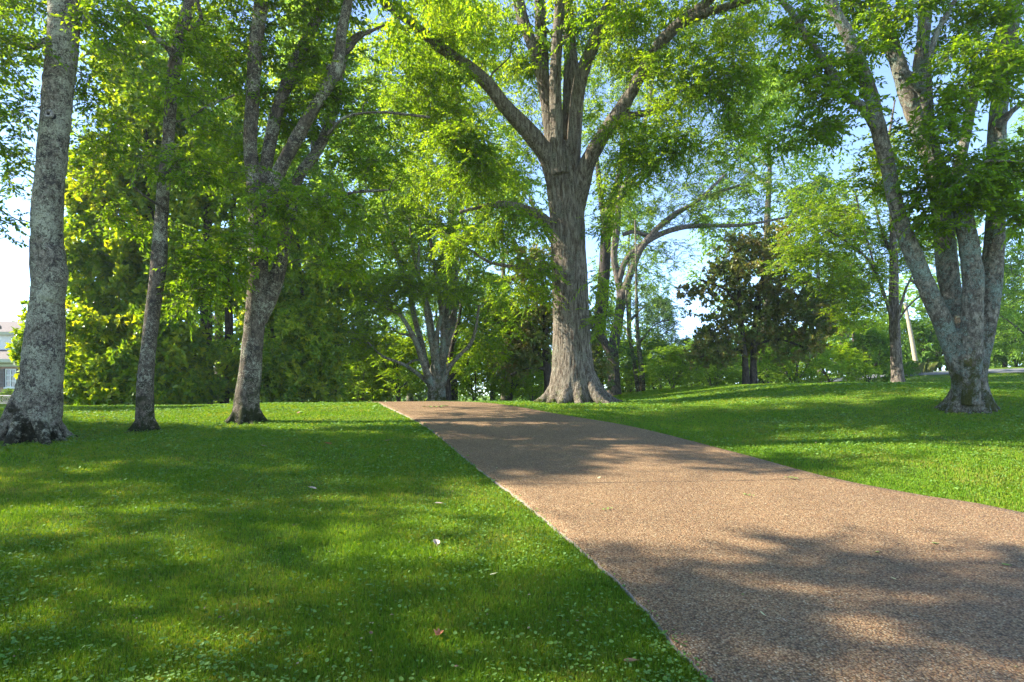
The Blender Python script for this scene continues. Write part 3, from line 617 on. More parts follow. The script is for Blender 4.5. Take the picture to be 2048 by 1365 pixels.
# 7 two slim trunks with feathery foliage
Y7 = 42.
tree('feathery_conifer', 'pair of slim bare trunks with thin feathery grey green foliage right of the forked tree', 'tree', (1280, 784), Y7,
  [([(1286,792,14),(1283,740,11),(1276,680,9),(1273,600,7),(1272,520,5),(1270,440,3)], 0, 0), ([(1278,792,12),(1270,740,9),(1262,690,8),(1256,640,6),(1252,580,4)], .3, .8), ([(1276,690,5),(1310,650,4),(1340,640,3)], 0, 0)],
  [(1280,560,0,45,60,1.8,16),(1300,630,0,60,45,2,18),(1262,690,0,30,50,1.5,10),(1325,690,.5,50,40,2,16)],
  'bark_grey', 'leaf_blue', .06, None, (.008, 5, 3), .02, fol=dict(ntw=7, nlf=14, tl=.9, L=.16, W=.03, droop=.15, flat=.6), twigs=False, rmax=.04)
# 8 dark magnolia right
Y8 = 33.
tree('dark_magnolia', 'sparse dark bronze leaved magnolia with two thin trunks standing on the right lawn crest', 'tree', (1498, 772), Y8,
  [([(1492,778,18),(1491,740,14),(1488,700,12),(1482,640,11),(1478,580,9),(1476,520,7),(1480,470,4)], 0, 0), ([(1508,778,18),(1507,740,15),(1508,690,13),(1514,620,11),(1524,560,8),(1530,500,5)], .2, .4),
   ([(1482,620,7),(1450,580,5),(1400,560,4)], 0, -.8), ([(1512,640,8),(1570,600,6),(1630,590,4)], .2, .5), ([(1490,700,7),(1440,700,5),(1400,715,4)], 0, -.6), ([(1508,690,7),(1560,680,6),(1620,700,4)], .3, .4)],
  [(1470,540,0,90,55,2.0,44),(1520,490,.3,75,42,1.8,34),(1400,580,-.3,45,28,1.0,11),(1580,590,.3,80,60,2.0,51),(1620,640,.3,60,48,1.8,31),(1450,640,0,70,45,1.8,28),(1420,690,-.2,60,42,1.6,31),(1560,680,.3,90,45,2,43),(1500,610,.8,80,70,1.6,28)],
  'bark_dark', 'leaf_bronze', .05, None, (.012, 6, 2.5), .02, fol=dict(ntw=8, nlf=8, tl=.38, L=.21, W=.06, mode='ros'), tw_r=.006)
# 9 young upright tree on the right lawn
Y9 = 28.
tree('young_tree', 'straight brown trunk with bright green layered leaves standing left of the leaning pole', 'tree', (1795, 773), Y9,
  [([(1797,782,36),(1795,750,28),(1792,710,25),(1789,650,23),(1787,600,22),(1788,540,20),(1786,480,15),(1783,400,11),(1776,300,7),(1790,200,4)], 0, 0),
   ([(1784,640,8),(1772,600,8),(1755,555,7),(1738,522,6),(1700,488,5),(1655,460,3)], -.1, -1.2), ([(1755,560,5),(1740,500,5),(1722,440,4),(1712,390,3)], -.4, -.9),
   ([(1794,676,9),(1797,630,8),(1808,590,6),(1820,560,5),(1850,500,3)], -.3, -.8), ([(1797,640,5),(1820,610,4),(1850,585,3)], -.3, .5), ([(1786,520,8),(1760,450,6),(1745,380,4)], .1, 1.2)],
  [(1640,470,-.8,90,60,1.6,52),(1700,560,-.4,80,70,1.6,56),(1700,640,-.2,40,24,1.0,10),(1600,520,-.3,60,50,1.3,22),(1710,430,.2,90,70,1.8,46),(1765,500,1,60,70,1.6,36),(1835,480,.4,50,60,1.6,24),(1640,400,.2,70,40,1.5,20),(1780,330,0,70,60,1.8,20)],
  'bark_brown', 'leaf_bright', .035, (7, .45, .3, .06), (.012, 8, 4), .01, fol=dict(ntw=8, nlf=13, tl=.6, L=.108, W=.032, droop=.2), tw_r=.005)
# 10 big multi stemmed tree right
Y10 = yb(1942, 822)
tree('multi_stemmed_tree', 'large pale tree dividing low into several massive stems with mossy base, right foreground', 'tree', (1942, 822), Y10,
  [([(1943,832,100),(1940,790,84),(1936,740,76),(1934,700,72),(1932,660,66),(1930,630,50)], 0, 0),
   ([(1932,810,40),(1918,735,48),(1892,660,46),(1862,592,42),(1840,540,39),(1815,480,35),(1792,410,32),(1778,340,31),(1760,270,31),(1740,185,30),(1715,120,29),(1690,60,27),(1660,0,24),(1620,-120,20),(1580,-330,12),(1560,-500,6)], -.1, -1.2),
   ([(1752,255,24),(1728,218,20),(1690,190,18),(1665,150,15),(1645,115,14),(1620,85,13),(1600,50,13),(1580,20,11),(1540,-20,9),(1480,-80,6)], -.6, -1.6),
   ([(1935,800,40),(1924,700,48),(1905,600,46),(1895,540,47),(1890,480,44),(1883,420,42),(1872,350,40),(1850,290,38),(1815,190,36),(1790,110,33),(1770,50,32),(1755,-10,30),(1730,-150,23),(1700,-420,12)], .15, .2),
   ([(1802,150,10),(1806,140,12),(1815,150,20),(1858,195,26)], -.25, -.1),
   ([(1942,810,40),(1942,710,50),(1944,620,50),(1945,560,47),(1939,500,44),(1925,430,38),(1905,375,30),(1884,335,22),(1866,270,15),(1860,200,14),(1858,130,14),(1872,70,12),(1900,20,10),(1930,-40,8)], -.35, -1.0),
   ([(1880,420,32),(1858,320,32),(1845,240,30),(1838,160,29),(1846,80,29),(1852,0,28),(1858,-150,22),(1860,-400,10)], .6, 1.3),
   ([(1948,810,40),(1954,740,48),(1968,665,50),(1980,590,50),(1987,520,46),(1991,450,44),(1992,380,42),(1992,310,42),(1996,240,42),(2006,150,41),(2018,60,39),(2028,0,36),(2042,-200,27),(2060,-500,14)], 0, .2),
   ([(1905,380,24),(1925,300,22),(1940,225,22),(1958,165,22),(1982,105,20),(2005,50,18),(2020,0,14),(2040,-80,10)], .9, 1.3),
   ([(1996,260,20),(2022,225,18),(2055,200,15),(2110,170,10)], -.1, -.5), ([(1930,325,6),(1975,322,7),(2048,324,8),(2120,330,8)], -1.2, -1.6),
   ([(1862,592,10),(1838,572,7),(1820,560,5)], -.2, -.3)],
  [(1880,240,-1.2,60,75,.8,15),(1890,340,-1.1,75,50,.8,15),(1930,140,-1.2,70,55,.8,13),(1840,400,-.6,35,40,.6,8),(1860,450,-.5,30,40,.5,7),(1960,380,-1.0,60,40,.5,18),(2020,330,-1.0,40,60,.6,18),(2030,420,-.9,30,40,.5,10),(2000,150,-1,50,70,.6,14),
   (1660,230,-.9,60,50,.7,16),(1700,130,-.6,50,60,.7,14),(1620,150,-.8,55,60,.7,14),(1750,330,.5,50,60,.7,14),(1800,40,-.4,80,50,.8,16),(1950,30,-.6,70,60,.8,20),(1590,60,-1,40,50,.6,10),(1700,30,.6,60,50,.8,12),(1560,300,-.6,30,40,.5,4),(2050,100,0,40,90,.8,12)],
  'bark_maple', 'leaf_mid', .026, (9, .64, .6, .13), (.012, 6, 1.6), .028, fol=dict(ntw=7, nlf=13, tl=.46, L=.112, W=.026, droop=.25), 
  extra=[([('w', 9.5, 13, 13.8, 3.8, 3.6, 2.6, 110), ('w', 6, 11, 12.6, 2.6, 2.6, 1.6, 30)], dict(ntw=7, nlf=12, tl=.75, L=.15, W=.045))])
# 11 magnolias left
YM = 24.5
tree('large_magnolia', 'huge glossy magnolia with leaves tinted sunlit yellow down to the lawn, right behind the leftmost trunk', 'tree', (300, 810), YM,
  [([(318,818,30),(316,760,26),(312,680,24),(306,560,20),(300,420,16),(296,300,10),(292,200,6)], 0, 0), ([(312,700,12),(260,640,9),(200,600,6)], 0, -1), ([(312,640,12),(370,590,9),(430,560,5)], 0, -1), ([(304,520,10),(250,450,7),(190,400,5)], 0, -.6)],
  [(200,690,-.6,85,110,1.8,115),(82,680,.3,30,90,1.2,28),(320,700,-.8,90,105,1.8,95),(220,520,0,90,90,2.0,90),(330,540,0,90,90,2,66),(250,360,.3,95,90,2.0,100),(320,230,.6,90,90,2,70),(270,130,.8,80,70,1.8,46),(180,420,.5,50,80,1.4,30),(410,360,.8,60,110,1.6,50),(200,780,-1.2,95,32,1,60),(330,785,-1.2,110,28,1,60)],
  'bark_dark', 'leaf_mag', .06, None, (.012, 6, 2.5), .02, fol=dict(ntw=9, nlf=8, tl=.36, L=.25, W=.074, mode='ros'), twigs=False)
tree('twin_magnolia', 'dark magnolia with two straight black trunks, right of the slim leaning trunk', 'tree', (430, 810), YM + .8,
  [([(414,818,28),(413,740,27),(412,660,26),(412,580,24),(415,480,20),(418,360,14),(420,240,8)], 0, 0), ([(448,818,20),(455,740,18),(458,660,17),(458,580,16),(462,480,12),(470,380,8)], .2, .4), ([(413,740,9),(380,700,7),(350,690,5)], 0, -.8), ([(455,700,8),(500,670,6),(550,660,4)], 0, -.7), ([(448,790,8),(500,770,6),(560,775,4)], -.1, -1)],
  [(470,740,-.6,80,62,1.4,56),(560,740,-.5,80,66,1.4,60),(410,480,.5,70,60,1.5,44),(480,600,.9,70,60,1.4,40),(560,420,.6,80,70,1.8,46),(470,330,.8,90,90,2,46),(480,180,1,90,100,2,36)],
  'bark_dark', 'leaf_mag', .05, None, (.012, 6, 2.5), .02, fol=dict(ntw=8, nlf=7, tl=.34, L=.20, W=.05, mode='ros'), twigs=False)
tree('spreading_magnolia', 'dark spreading magnolia with foliage to the ground, left of the drive end', 'tree', (600, 810), YM + .3,
  [([(598,818,16),(600,760,14),(604,700,12),(606,620,10),(600,540,7),(595,460,4)], 0, 0), ([(602,740,8),(640,700,6),(680,690,4)], 0, 0), ([(602,720,8),(560,680,6),(530,670,4)], 0, -.5), ([(604,790,6),(650,775,5),(690,790,3)], 0, -.4)],
  [(600,690,-.4,70,80,1.5,80),(650,730,-.2,50,70,1.3,60),(610,560,.2,90,70,1.6,60),(660,560,.2,50,42,1.2,36),(560,610,.4,60,60,1.3,50),(640,640,.1,50,45,1.2,50),(600,460,.4,70,60,1.5,34),(590,780,-.4,90,28,1,44)],
  'bark_dark', 'leaf_mag', .05, None, (.012, 6, 2.5), .02, fol=dict(ntw=8, nlf=7, tl=.34, L=.20, W=.05, mode='ros'), twigs=False)
# 12 bronze magnolia behind the oak
tree('bronze_magnolia', 'olive bronze magnolia hanging low just behind the left side of the large oak', 'tree', (1097, 800), 30.5,
  [([(1098,808,20),(1096,760,17),(1092,700,15),(1090,640,12),(1085,570,8),(1080,500,5)], 0, 0), ([(1104,800,14),(1108,740,12),(1112,680,9)], .2, .3), ([(1094,720,8),(1050,690,6),(1010,690,4)], 0, -.6), ([(1096,740,8),(1060,735,6),(1020,750,4)], 0, -.8)],
  [(1040,690,0,75,60,1.8,100),(1070,620,.2,60,50,1.6,50),(1000,640,.3,50,40,1.4,30),(1160,680,1,40,70,1.4,30),(1200,740,1.2,30,36,1.2,14),(1060,540,.5,70,50,1.6,30)],
  'bark_dark', 'leaf_bronze', .06, None, (.012, 6, 2.5), .02, fol=dict(ntw=8, nlf=7, tl=.36, L=.21, W=.055, mode='ros'), twigs=False)
HZ = .0004
# ------------------------------------------------------------------ background trees and shrubs (shared meshes, each an object)
def proto(h, wd, seed, leaf, bark, nclump, leafkw, low=.15, mode='spray', shrub=False, n_stem=1, thick=.022):
    r = np.random.default_rng(seed); rs = random.Random(seed)
    V = []; Fq = []; nv = 0; nodes = []
    for s in range(n_stem):
        a = rs.uniform(0, 6.28); sp = (wd * .22 if n_stem > 1 else wd * .04)
        L = []
        for u in np.linspace(0, 1, 6):
            L.append([cos(a) * sp * u * (1.4 if shrub else 1) + rs.uniform(-.1, .1) * u * wd * .3, sin(a) * sp * u + rs.uniform(-.1, .1) * u * wd * .3, u * h * .85 - .2 * (u == 0), h * thick / (n_stem ** .5) * (1 - u * .85)])
        c = crom(L, h / 20); nodes.append(c)
        for q in range(5 if not shrub else 3):
            k = int(len(c) * rs.uniform(.2, .8)); p = c[k]; b = rs.uniform(0, 6.28); ln = wd * .36 * rs.uniform(.6, 1)
            Lb = [[*p[:3], p[3] * .6]] + [[p[0] + cos(b) * ln * u, p[1] + sin(b) * ln * u, p[2] + ln * .7 * u ** .8, p[3] * .6 * (1 - u * .8)] for u in (.35, .7, 1)]
            nodes.append(crom(Lb, h / 20))
    for c in nodes:
        v, q = tubes(c[None, :, :3], c[None, :, 3], 8); V.append(v); Fq.append(q + nv); nv += len(v)
    Fq = np.concatenate(Fq)
    tr = mesh_np('trunk', np.vstack(V), Fq.ravel(), np.full(len(Fq), 4), [M[bark]], None, smooth=True)
    K = nclump; th = r.random(K) * 6.28; u = low + (1 - low) * r.random(K) ** .8
    prof = np.sin(np.clip((u - low) / (1 - low), 0, 1) ** .62 * pi) ** .55 * (1 - .25 * u)
    lob = 1 + .28 * np.sin(th * 3 + seed) * np.sin(u * 7 + seed) + .18 * np.sin(th * 5 + u * 11)
    rad = wd / 2 * prof * lob * np.sqrt(r.random(K)) ** .55
    C = np.stack([np.cos(th) * rad, np.sin(th) * rad, u * h], 1) + r.normal(size=(K, 3)) * .12
    par = empty('tmp', (0, 0, 0), 'x', 'x')
    cr = make_crown(None, np.zeros(3), [(C, dict(leafkw, r=r, mode=mode))], np.vstack(nodes), M[leaf], M[bark], twigs=False, rmax=.05)
    bpy.data.objects.remove(par)
    for o in (tr, cr): COL.objects.unlink(o)
    return tr, cr
FK = dict(ntw=8, nlf=11, tl=.8, L=.19, W=.058, droop=.3)
PR = {
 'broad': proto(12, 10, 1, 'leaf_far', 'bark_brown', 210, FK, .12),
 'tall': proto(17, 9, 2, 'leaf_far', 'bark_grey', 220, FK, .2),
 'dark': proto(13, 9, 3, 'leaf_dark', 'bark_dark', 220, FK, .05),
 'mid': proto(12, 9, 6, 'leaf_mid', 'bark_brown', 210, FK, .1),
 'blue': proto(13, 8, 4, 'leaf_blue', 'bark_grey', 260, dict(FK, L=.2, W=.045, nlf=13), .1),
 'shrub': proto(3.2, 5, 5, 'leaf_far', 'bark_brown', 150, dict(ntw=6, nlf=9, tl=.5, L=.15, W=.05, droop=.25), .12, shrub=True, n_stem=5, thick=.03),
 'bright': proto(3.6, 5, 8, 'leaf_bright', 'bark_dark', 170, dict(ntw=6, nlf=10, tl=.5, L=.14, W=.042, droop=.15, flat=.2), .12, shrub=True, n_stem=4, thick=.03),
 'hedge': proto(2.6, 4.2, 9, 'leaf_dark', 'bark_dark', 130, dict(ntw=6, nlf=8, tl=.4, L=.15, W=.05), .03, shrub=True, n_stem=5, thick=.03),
}
def place(kind, name, label, cat, px, Y, s, rz, sz=1., group=None, dz=0):
    X = (px - CX) / F * Y; z = float(G(X, Y)) + dz
    e = empty(name, (X, Y, z), label, cat, group); e.rotation_euler = (0, 0, rz); e.scale = (s, s, s * sz)
    for o in PR[kind]:
        c = o.copy(); c.name = 'trunk' if o.data.name.startswith('trunk') else 'crown'; COL.objects.link(c); c.parent = e
    return e
GB = 'trees beyond the lawn crest'
BT = [
 ('tall', 'background_tree', 'tall airy tree behind the left limb of the oak', 900, 36, 1.35, 1.1, 1.1),
 ('tall', 'background_tree', 'tall airy tree behind the four limbs of the many-limbed tree', 640, 36, 1.35, 3.3, 1.1),
 ('broad', 'background_tree', 'tall airy yellow green tree behind the slim trunk', 380, 36, 1.5, 4.3, 1.3),
 ('tall', 'background_tree', 'tall airy tree behind the upper part of the bronze magnolia', 1530, 50, 1.45, 5.3, 1.1),
 ('tall', 'background_tree', 'tall airy tree behind the leaning left stems of the multi-stemmed tree', 2110, 46, 1.2, 2.3, 1.1),
 ('blue', 'background_tree', 'soft green tree just right of the spreading dark magnolia', 705, 40, .72, .3, 1.0),
 ('broad', 'background_tree', 'pale green tree seen left of the fan of grey stems', 780, 52, .8, 1.2, .9),
 ('broad', 'background_tree', 'green tree behind the fan of grey stems', 880, 46, .85, 2.2, 1.0),
 ('tall', 'background_tree', 'tall pale tree rising above the fan of grey stems', 820, 60, 1.0, .9, 1.2),
 ('broad', 'background_tree', 'light green tree between the fan of stems and the large oak', 985, 40, .7, 3.9, 1.0),
 ('tall', 'background_tree', 'tall leafy tree rising behind the left side of the oak crown', 1010, 50, 1.0, 4.1, 1.15),
 ('broad', 'background_tree', 'low pale tree behind the bronze magnolia', 1080, 55, .6, 5.0, .9),
 ('tall', 'background_tree', 'tall green tree high behind the slim leaning trunk', 440, 34, .9, 2.5, 1.1),
 ('broad', 'background_tree', 'leafy tree high behind the many-limbed tree', 590, 33, .95, .2, 1.25),
 ('tall', 'background_tree', 'tall tree filling the gap between the many-limbed tree and the oak', 720, 44, 1.1, 5.2, 1.15),
 ('blue', 'background_tree', 'hazy grey green tree behind the pair of slim bare trunks', 1320, 58, .74, 1.0, .95),
 ('blue', 'background_tree', 'hazy tree low in the gap of open sky', 1372, 64, .5, 3.0, .9),
 ('mid', 'background_tree', 'green tree behind the forked tree trunk', 1205, 48, .62, 3.3, 1.0),
 ('tall', 'background_tree', 'tall tree behind the upper right limbs of the oak', 1260, 62, 1.0, 2.0, 1.25),
 ('broad', 'background_tree', 'rounded tree behind the dark bronze magnolia', 1590, 58, .52, 4.4, .9),
 ('mid', 'background_tree', 'green tree between the bronze magnolia and the young upright tree', 1705, 52, .75, 1.7, 1.0),
 ('dark', 'background_tree', 'dark green tree behind the foot of the leaning pole', 1880, 70, .72, 2.9, 1.0),
 ('mid', 'background_tree', 'green tree behind the young upright tree', 1680, 64, 1.0, .7, 1.1),
 ('tall', 'background_tree', 'tall tree behind the crotch of the multi-stemmed tree', 1900, 62, 1.05, 5.7, 1.0),
 ('broad', 'background_tree', 'sunny bright tree at the right edge above the dark woods', 2075, 48, .95, .4, 1.15),
 ('dark', 'background_tree', 'dark tree across the road at the right edge', 2010, 64, .85, 1.9, 1.0),
 ('dark', 'background_tree', 'second dark tree across the road, partly behind the right stem', 1950, 66, .75, 4.9, .9),
 ('dark', 'background_tree', 'dark tree across the road beyond the edge of the picture', 2110, 62, .9, 3.6, .9),
 ('tall', 'background_tree', 'thin topped tree behind the upper part of the young upright tree', 1640, 46, .8, 3.1, 1.2),
]
for k, n, lab, px, Y, s, rz, z in BT: place(k, n, lab, 'tree', px, Y, s, rz, z, GB)
GS = 'shrubs along the lawn crest'
SH = [
 ('shrub', 'shrub', 'pale shrub in the dip below the gap of open sky', 1390, 52, 1.3, 2.2, 1.0),
 ('shrub', 'shrub', 'hazy shrub left of the slim bare trunks behind the forked tree', 1248, 54, 1.3, 3.2, 1.1),
 ('bright', 'shrub', 'light green shrub right of the slim bare trunks', 1310, 50, 1.2, 1.2, 1.0),
 ('shrub', 'shrub', 'pale shrub straight behind the bronze magnolia trunks', 1490, 50, 1.4, .7, 1.1),
 ('bright', 'shrub', 'light shrub behind the right side of the bronze magnolia', 1550, 52, 1.4, 4.7, 1.1),
 ('bright', 'shrub', 'bright low shrub far left of the fan of grey stems', 745, 36, 1.1, 5.7, 1.0),
 ('bright', 'shrub', 'bright yellow green layered shrub left of the fan of grey stems', 800, 29, .95, .5, 1.0),
 ('shrub', 'shrub', 'pale thin shrub beside the spreading magnolia', 722, 30, .8, 1.5, 1.1),
 ('bright', 'shrub', 'bright green shrub right behind the fan of grey stems', 950, 33, 1.0, 2.5, 1.0),
 ('bright', 'shrub', 'fresh green shrub close left of the oak roots', 1020, 36, .9, 3.5, 1.0),
 ('shrub', 'shrub', 'small green shrub in the gap beneath the bronze magnolia', 1065, 40, .8, .8, .9),
 ('shrub', 'shrub', 'green shrub at the foot of the pair of slim bare trunks', 1262, 47, .8, 4.5, .9),
 ('shrub', 'shrub', 'round open shrub with several bent stems right of the slim bare trunks', 1345, 40, 1.0, 5.0, .85),
 ('shrub', 'shrub', 'low shrub left of the bronze magnolia trunks', 1425, 44, .9, .1, .85),
 ('shrub', 'shrub', 'wide pale shrub right of the bronze magnolia trunks', 1590, 38, 1.15, 2.0, .95),
 ('bright', 'shrub', 'yellow green shrub midway between magnolia trunks and young tree', 1665, 40, 1.0, 1.0, .8),
 ('hedge', 'shrub', 'dark shrub left of the young upright tree', 1735, 46, 1.3, 1.3, 1.2),
 ('hedge', 'shrub', 'dark shrub between the young tree and the leaning pole', 1822, 62, 1.6, 2.3, 1.2),
 ('hedge', 'shrub', 'dark shrub right of the leaning pole', 1868, 66, 1.7, 3.3, 1.3),
 ('hedge', 'shrub', 'dark roadside shrub near the right edge', 2035, 58, 1.5, .3, 1.2),
 ('hedge', 'shrub', 'dark roadside shrub behind the right stem', 1965, 60, 1.5, 5.3, 1.2),
 ('hedge', 'shrub', 'dark low bush under the twin trunked magnolia', 500, 26.5, .8, 2.8, .9),
 ('bright', 'shrub', 'light shrub seen under the many-limbed tree behind magnolia', 655, 33, .8, 4.2, .9),
]
for k, n, lab, px, Y, s, rz, z in SH: place(k, n, lab, 'shrub', px, Y, s, rz, z, GS)
# far woodland: one uncountable mass
def woodland():
    r = np.random.default_rng(77); Cs = []
    for i in range(70):
        a = radians(r.uniform(-50, 52)); d = r.uniform(85, 120); x, y = sin(a)*d, cos(a)*d; h = r.uniform(7, 12) * (1 if abs(x-27) > 14 else .6); wd = r.uniform(8, 12); z0 = float(G(x, y))
        K = 46; th = r.random(K)*6.28; u = r.random(K); rad = wd/2*np.sqrt(np.clip(1-(u*1.6-.6)**2, .05, 1))*np.sqrt(r.random(K))
        Cs.append(np.stack([x+np.cos(th)*rad, y+np.sin(th)*rad, z0+u*h], 1))
    C = np.vstack(Cs)
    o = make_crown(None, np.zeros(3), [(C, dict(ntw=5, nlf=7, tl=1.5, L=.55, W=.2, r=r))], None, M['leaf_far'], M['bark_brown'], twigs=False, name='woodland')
    tag(o, 'far hazy woodland seen low between the nearer trees', 'woodland', kind='stuff')
woodland()

for X_, Y_, s_, lab in ((-15.6, 11.2, .62, 'leafy tree added for shade just outside the left edge, beside the leftmost pale trunk'), (-22.5, 10.0, 1.2, 'tall tree added for shade on the left lawn outside the picture, nearest its left edge'), (-24, 12.5, .85, 'unseen tree added on the left lawn to cast shade, just outside the left edge'), (-22.5, 18.5, .7, 'tree added for shade left of the leftmost pale trunk, further up the lawn outside the picture')):
    place('mid', 'added_shade_tree', lab, 'tree', CX + F * X_ / Y_, Y_, s_, X_, 1.15)  # unseen trees added left of the view to shade lawn and drive

# air: thin haze round the whole scene
hm, t, o = mat('haze_air'); pv = N(t, 'ShaderNodeVolumePrincipled'); pv.inputs['Color'].default_value = (.86, .93, 1, 1); pv.inputs['Density'].default_value = HZ
pv.inputs['Anisotropy'].default_value = .3; t.links.new(pv.outputs[0], o.inputs['Volume'])
m = MB(); m.box(-150, 150, -60, 200, -8, 48); ho = m.build('haze', hm); tag(ho, kind='stuff')
# ------------------------------------------------------------------ house, bench, pole
brick, t, o = mat('brick')
c = coords(t); mp = N(t, 'ShaderNodeMapping'); mp.inputs['Rotation'].default_value = (radians(90), 0, 0); t.links.new(c, mp.inputs[0])
bk = N(t, 'ShaderNodeTexBrick', i_Scale=4.4); bk.inputs['Color1'].default_value = (.22, .10, .06, 1); bk.inputs['Color2'].default_value = (.34, .17, .10, 1); bk.inputs['Mortar'].default_value = (.42, .36, .30, 1); bk.inputs['Mortar Size'].default_value = .018
t.links.new(mp.outputs[0], bk.inputs[0]); b = N(t, 'ShaderNodeBsdfPrincipled', i_Roughness=.9); t.links.new(bk.outputs[0], b.inputs[0]); t.links.new(b.outputs[0], o.inputs[0])
white = plain('white_paint', (.72, .72, .70), .5, .05); cream = plain('cream_trim', (.42, .42, .30), .5, .06); shing = plain('shingles', (.15, .125, .11), .9, .35, 22)
shut = plain('shutter_paint', (.10, .09, .085), .6, .1); iron = plain('white_iron', (.62, .54, .48), .5, .08)
gl, t, o = mat('window_glass'); b = N(t, 'ShaderNodeBsdfPrincipled', i_Roughness=.05); b.inputs['Base Color'].default_value = (.03, .035, .035, 1); b.inputs['Specular IOR Level'].default_value = .8; t.links.new(b.outputs[0], o.inputs[0])
YH = 42.; gH = float(G(-34, YH)); S = YH / F
def hx(px): return (px - CX) * S
def hz(py): return CZ + (HY - py) * S
hb = np.array([hx(10), YH, gH])
house = empty('brick_house', hb, 'brick house with white clapboard dormer and brown shingle roof behind the leftmost trunk', 'house')
x1 = hx(42); x0 = x1 - 14; zb = gH - .3; ze = hz(719)
m = MB(); m.box(x0, x1, YH, YH + 9, zb, ze - .1); m.build('wall', brick, house, hb)
m = MB(); m.prism([(YH - .55, ze - .02), (YH + 4.6, ze + 1.75), (YH + 9.5, ze - .02), (YH + 9.5, ze - .16), (YH - .55, ze - .16)], 0, x0 - .4, x1 + .25)
rf = m.build('roof', shing, house, hb)
m = MB(); m.box(x0 - .4, x1 + .3, YH - .72, YH - .56, ze - .24, ze - .02); m.box(x0 - .35, x1 + .2, YH - .54, YH - .02, ze - .30, ze - .17); m.box(x0 - .35, x1 + .1, YH - .14, YH - .003, ze - .52, ze - .32); g_ = m.build('gutter', cream, rf)
# second storey clapboard part set back
m = MB(); wy = YH + 1.9; zt = hz(660); k = 0; zq = ze + .9
xr = hx(36) * (wy / YH)
zz0 = ze + .75
while zz0 < zt:
    m.prism([(wy, zz0), (wy - .028, zz0), (wy - .004, zz0 + .17), (wy, zz0 + .17)], 0, x0 + 2, xr - .22); zz0 += .17
m.box(x0 + 2, xr - .01, wy + .005, wy + 5, ze + .1, zt); m.box(xr - .21, xr + .03, wy - .06, wy + .003, ze + .75, zt); m.build('clapboard_wall', white, house, hb)
m = MB(); m.prism([(wy - .35, zt), (wy + 2.6, zt + 1.15), (wy + 5.4, zt), (wy + 5.4, zt - .1), (wy - .35, zt - .1)], 0, x0 + 1.6, xr + .35); m.build('roof', shing, house, hb)
m = MB(); m.box(x0 + 1.6, xr + .38, wy - .42, wy - .36, zt - .2, zt + .02); m.build('fascia', cream, house, hb)
# gabled porch roof end entering at far left
gx = hx(13)
m = MB(); m.prism([(gx - 6.4, hz(628) - .2), (gx - 3.2, hz(628) + 1.9), (gx, hz(655)), (gx, hz(655) - .18), (gx - 3.2, hz(628) + 1.6), (gx - 6.4, hz(628) - .5)], 1, YH - 1.6, YH - .4, 0); m.build('gable_roof', shing, house, hb)
m = MB(); m.prism([(gx - 3.2, hz(628) + 1.78), (gx + .06, hz(655) - .02), (gx + .06, hz(655) - .3), (gx - 3.2, hz(628) + 1.45)], 1, YH - 1.72, YH - 1.61, 0); m.build('barge_board', cream, house, hb)
wx0, wx1, wz0, wz1 = hx(12), hx(33), hz(775), hz(738)
m = MB(); fw = .06
for a, b_ in ((wx0, wx0 + fw), (wx1 - fw, wx1), ((wx0 + wx1)/2 - .03, (wx0 + wx1)/2 + .03)): m.box(a, b_, YH - .05, YH + .02, wz0, wz1)
for zc in np.linspace(wz0, wz1 - fw, 4): m.box(wx0 + .001, wx1 - .001, YH - .045, YH + .015, zc, zc + fw * .8)
wi = m.build('window', white, house, hb)
m = MB(); m.box(wx0 + .02, wx1 - .02, YH - .02, YH - .006, wz0 + .02, wz1 - .01); m.build('pane', gl, wi)
m = MB(); m.box(wx0 - .08, wx1 + .08, YH - .12, YH - .004, wz0 - .09, wz0 - .003); m.build('sill', white, wi)
for sx in (wx0 - .50, wx1 + .05):
    m = MB(); m.box(sx, sx + .06, YH - .06, YH - .004, wz0, wz1); m.box(sx + .38, sx + .44, YH - .06, YH - .004, wz0, wz1)
    zc = wz0
    while zc < wz1 - .05: m.box(sx + .061, sx + .379, YH - .045, YH - .02, zc, zc + .05); zc += .075
    m.build('shutter', shut, house, hb)
def shift(o, off):
    me = o.data; n = len(me.vertices); co = np.zeros(n*3, np.float32); me.vertices.foreach_get('co', co); co = co.reshape(-1, 3) - np.asarray(off, np.float32); me.vertices.foreach_set('co', co.ravel()); me.update()
for o_ in house.children_recursive:
    if o_.name.startswith(('gutter', 'pane', 'sill')): shift(o_, hb)
# white iron bench
YBn = 37.; bx1 = (38 - CX) / F * YBn; gB = float(G(bx1 - .8, YBn)); bb = np.array([bx1 - .85, YBn, gB])
bench = empty('garden_bench', bb, 'white iron garden bench with a slatted scrollwork back in front of the house', 'bench')
L = 1.7; sh, bh = .45, .92
m = MB(); 
for q in range(7): m.box(-L/2, L/2, -.02 - q * .066, .03 - q * .066, sh - .012, sh + .012)
m.build('seat', iron, bench)
m = MB(); m.tube([(-L/2, .10, bh), (0, .10, bh + .01), (L/2, .10, bh)], .02); m.tube([(-L/2, .07, sh + .07), (L/2, .07, sh + .07)], .015)
for q in range(19):
    x = -L/2 + L * (q + .5) / 19
    if not (6 <= q <= 12): m.tube([(x, .07, sh + .07), (x, .10, bh)], .009, 5)
for rr in (.07, .13, .19):
    m.tube([(rr * 1.4 * cos(a), .085, sh + .27 + rr * sin(a)) for a in np.linspace(0, 2*pi, 25)], .010, 5)
m.build('backrest', iron, bench)
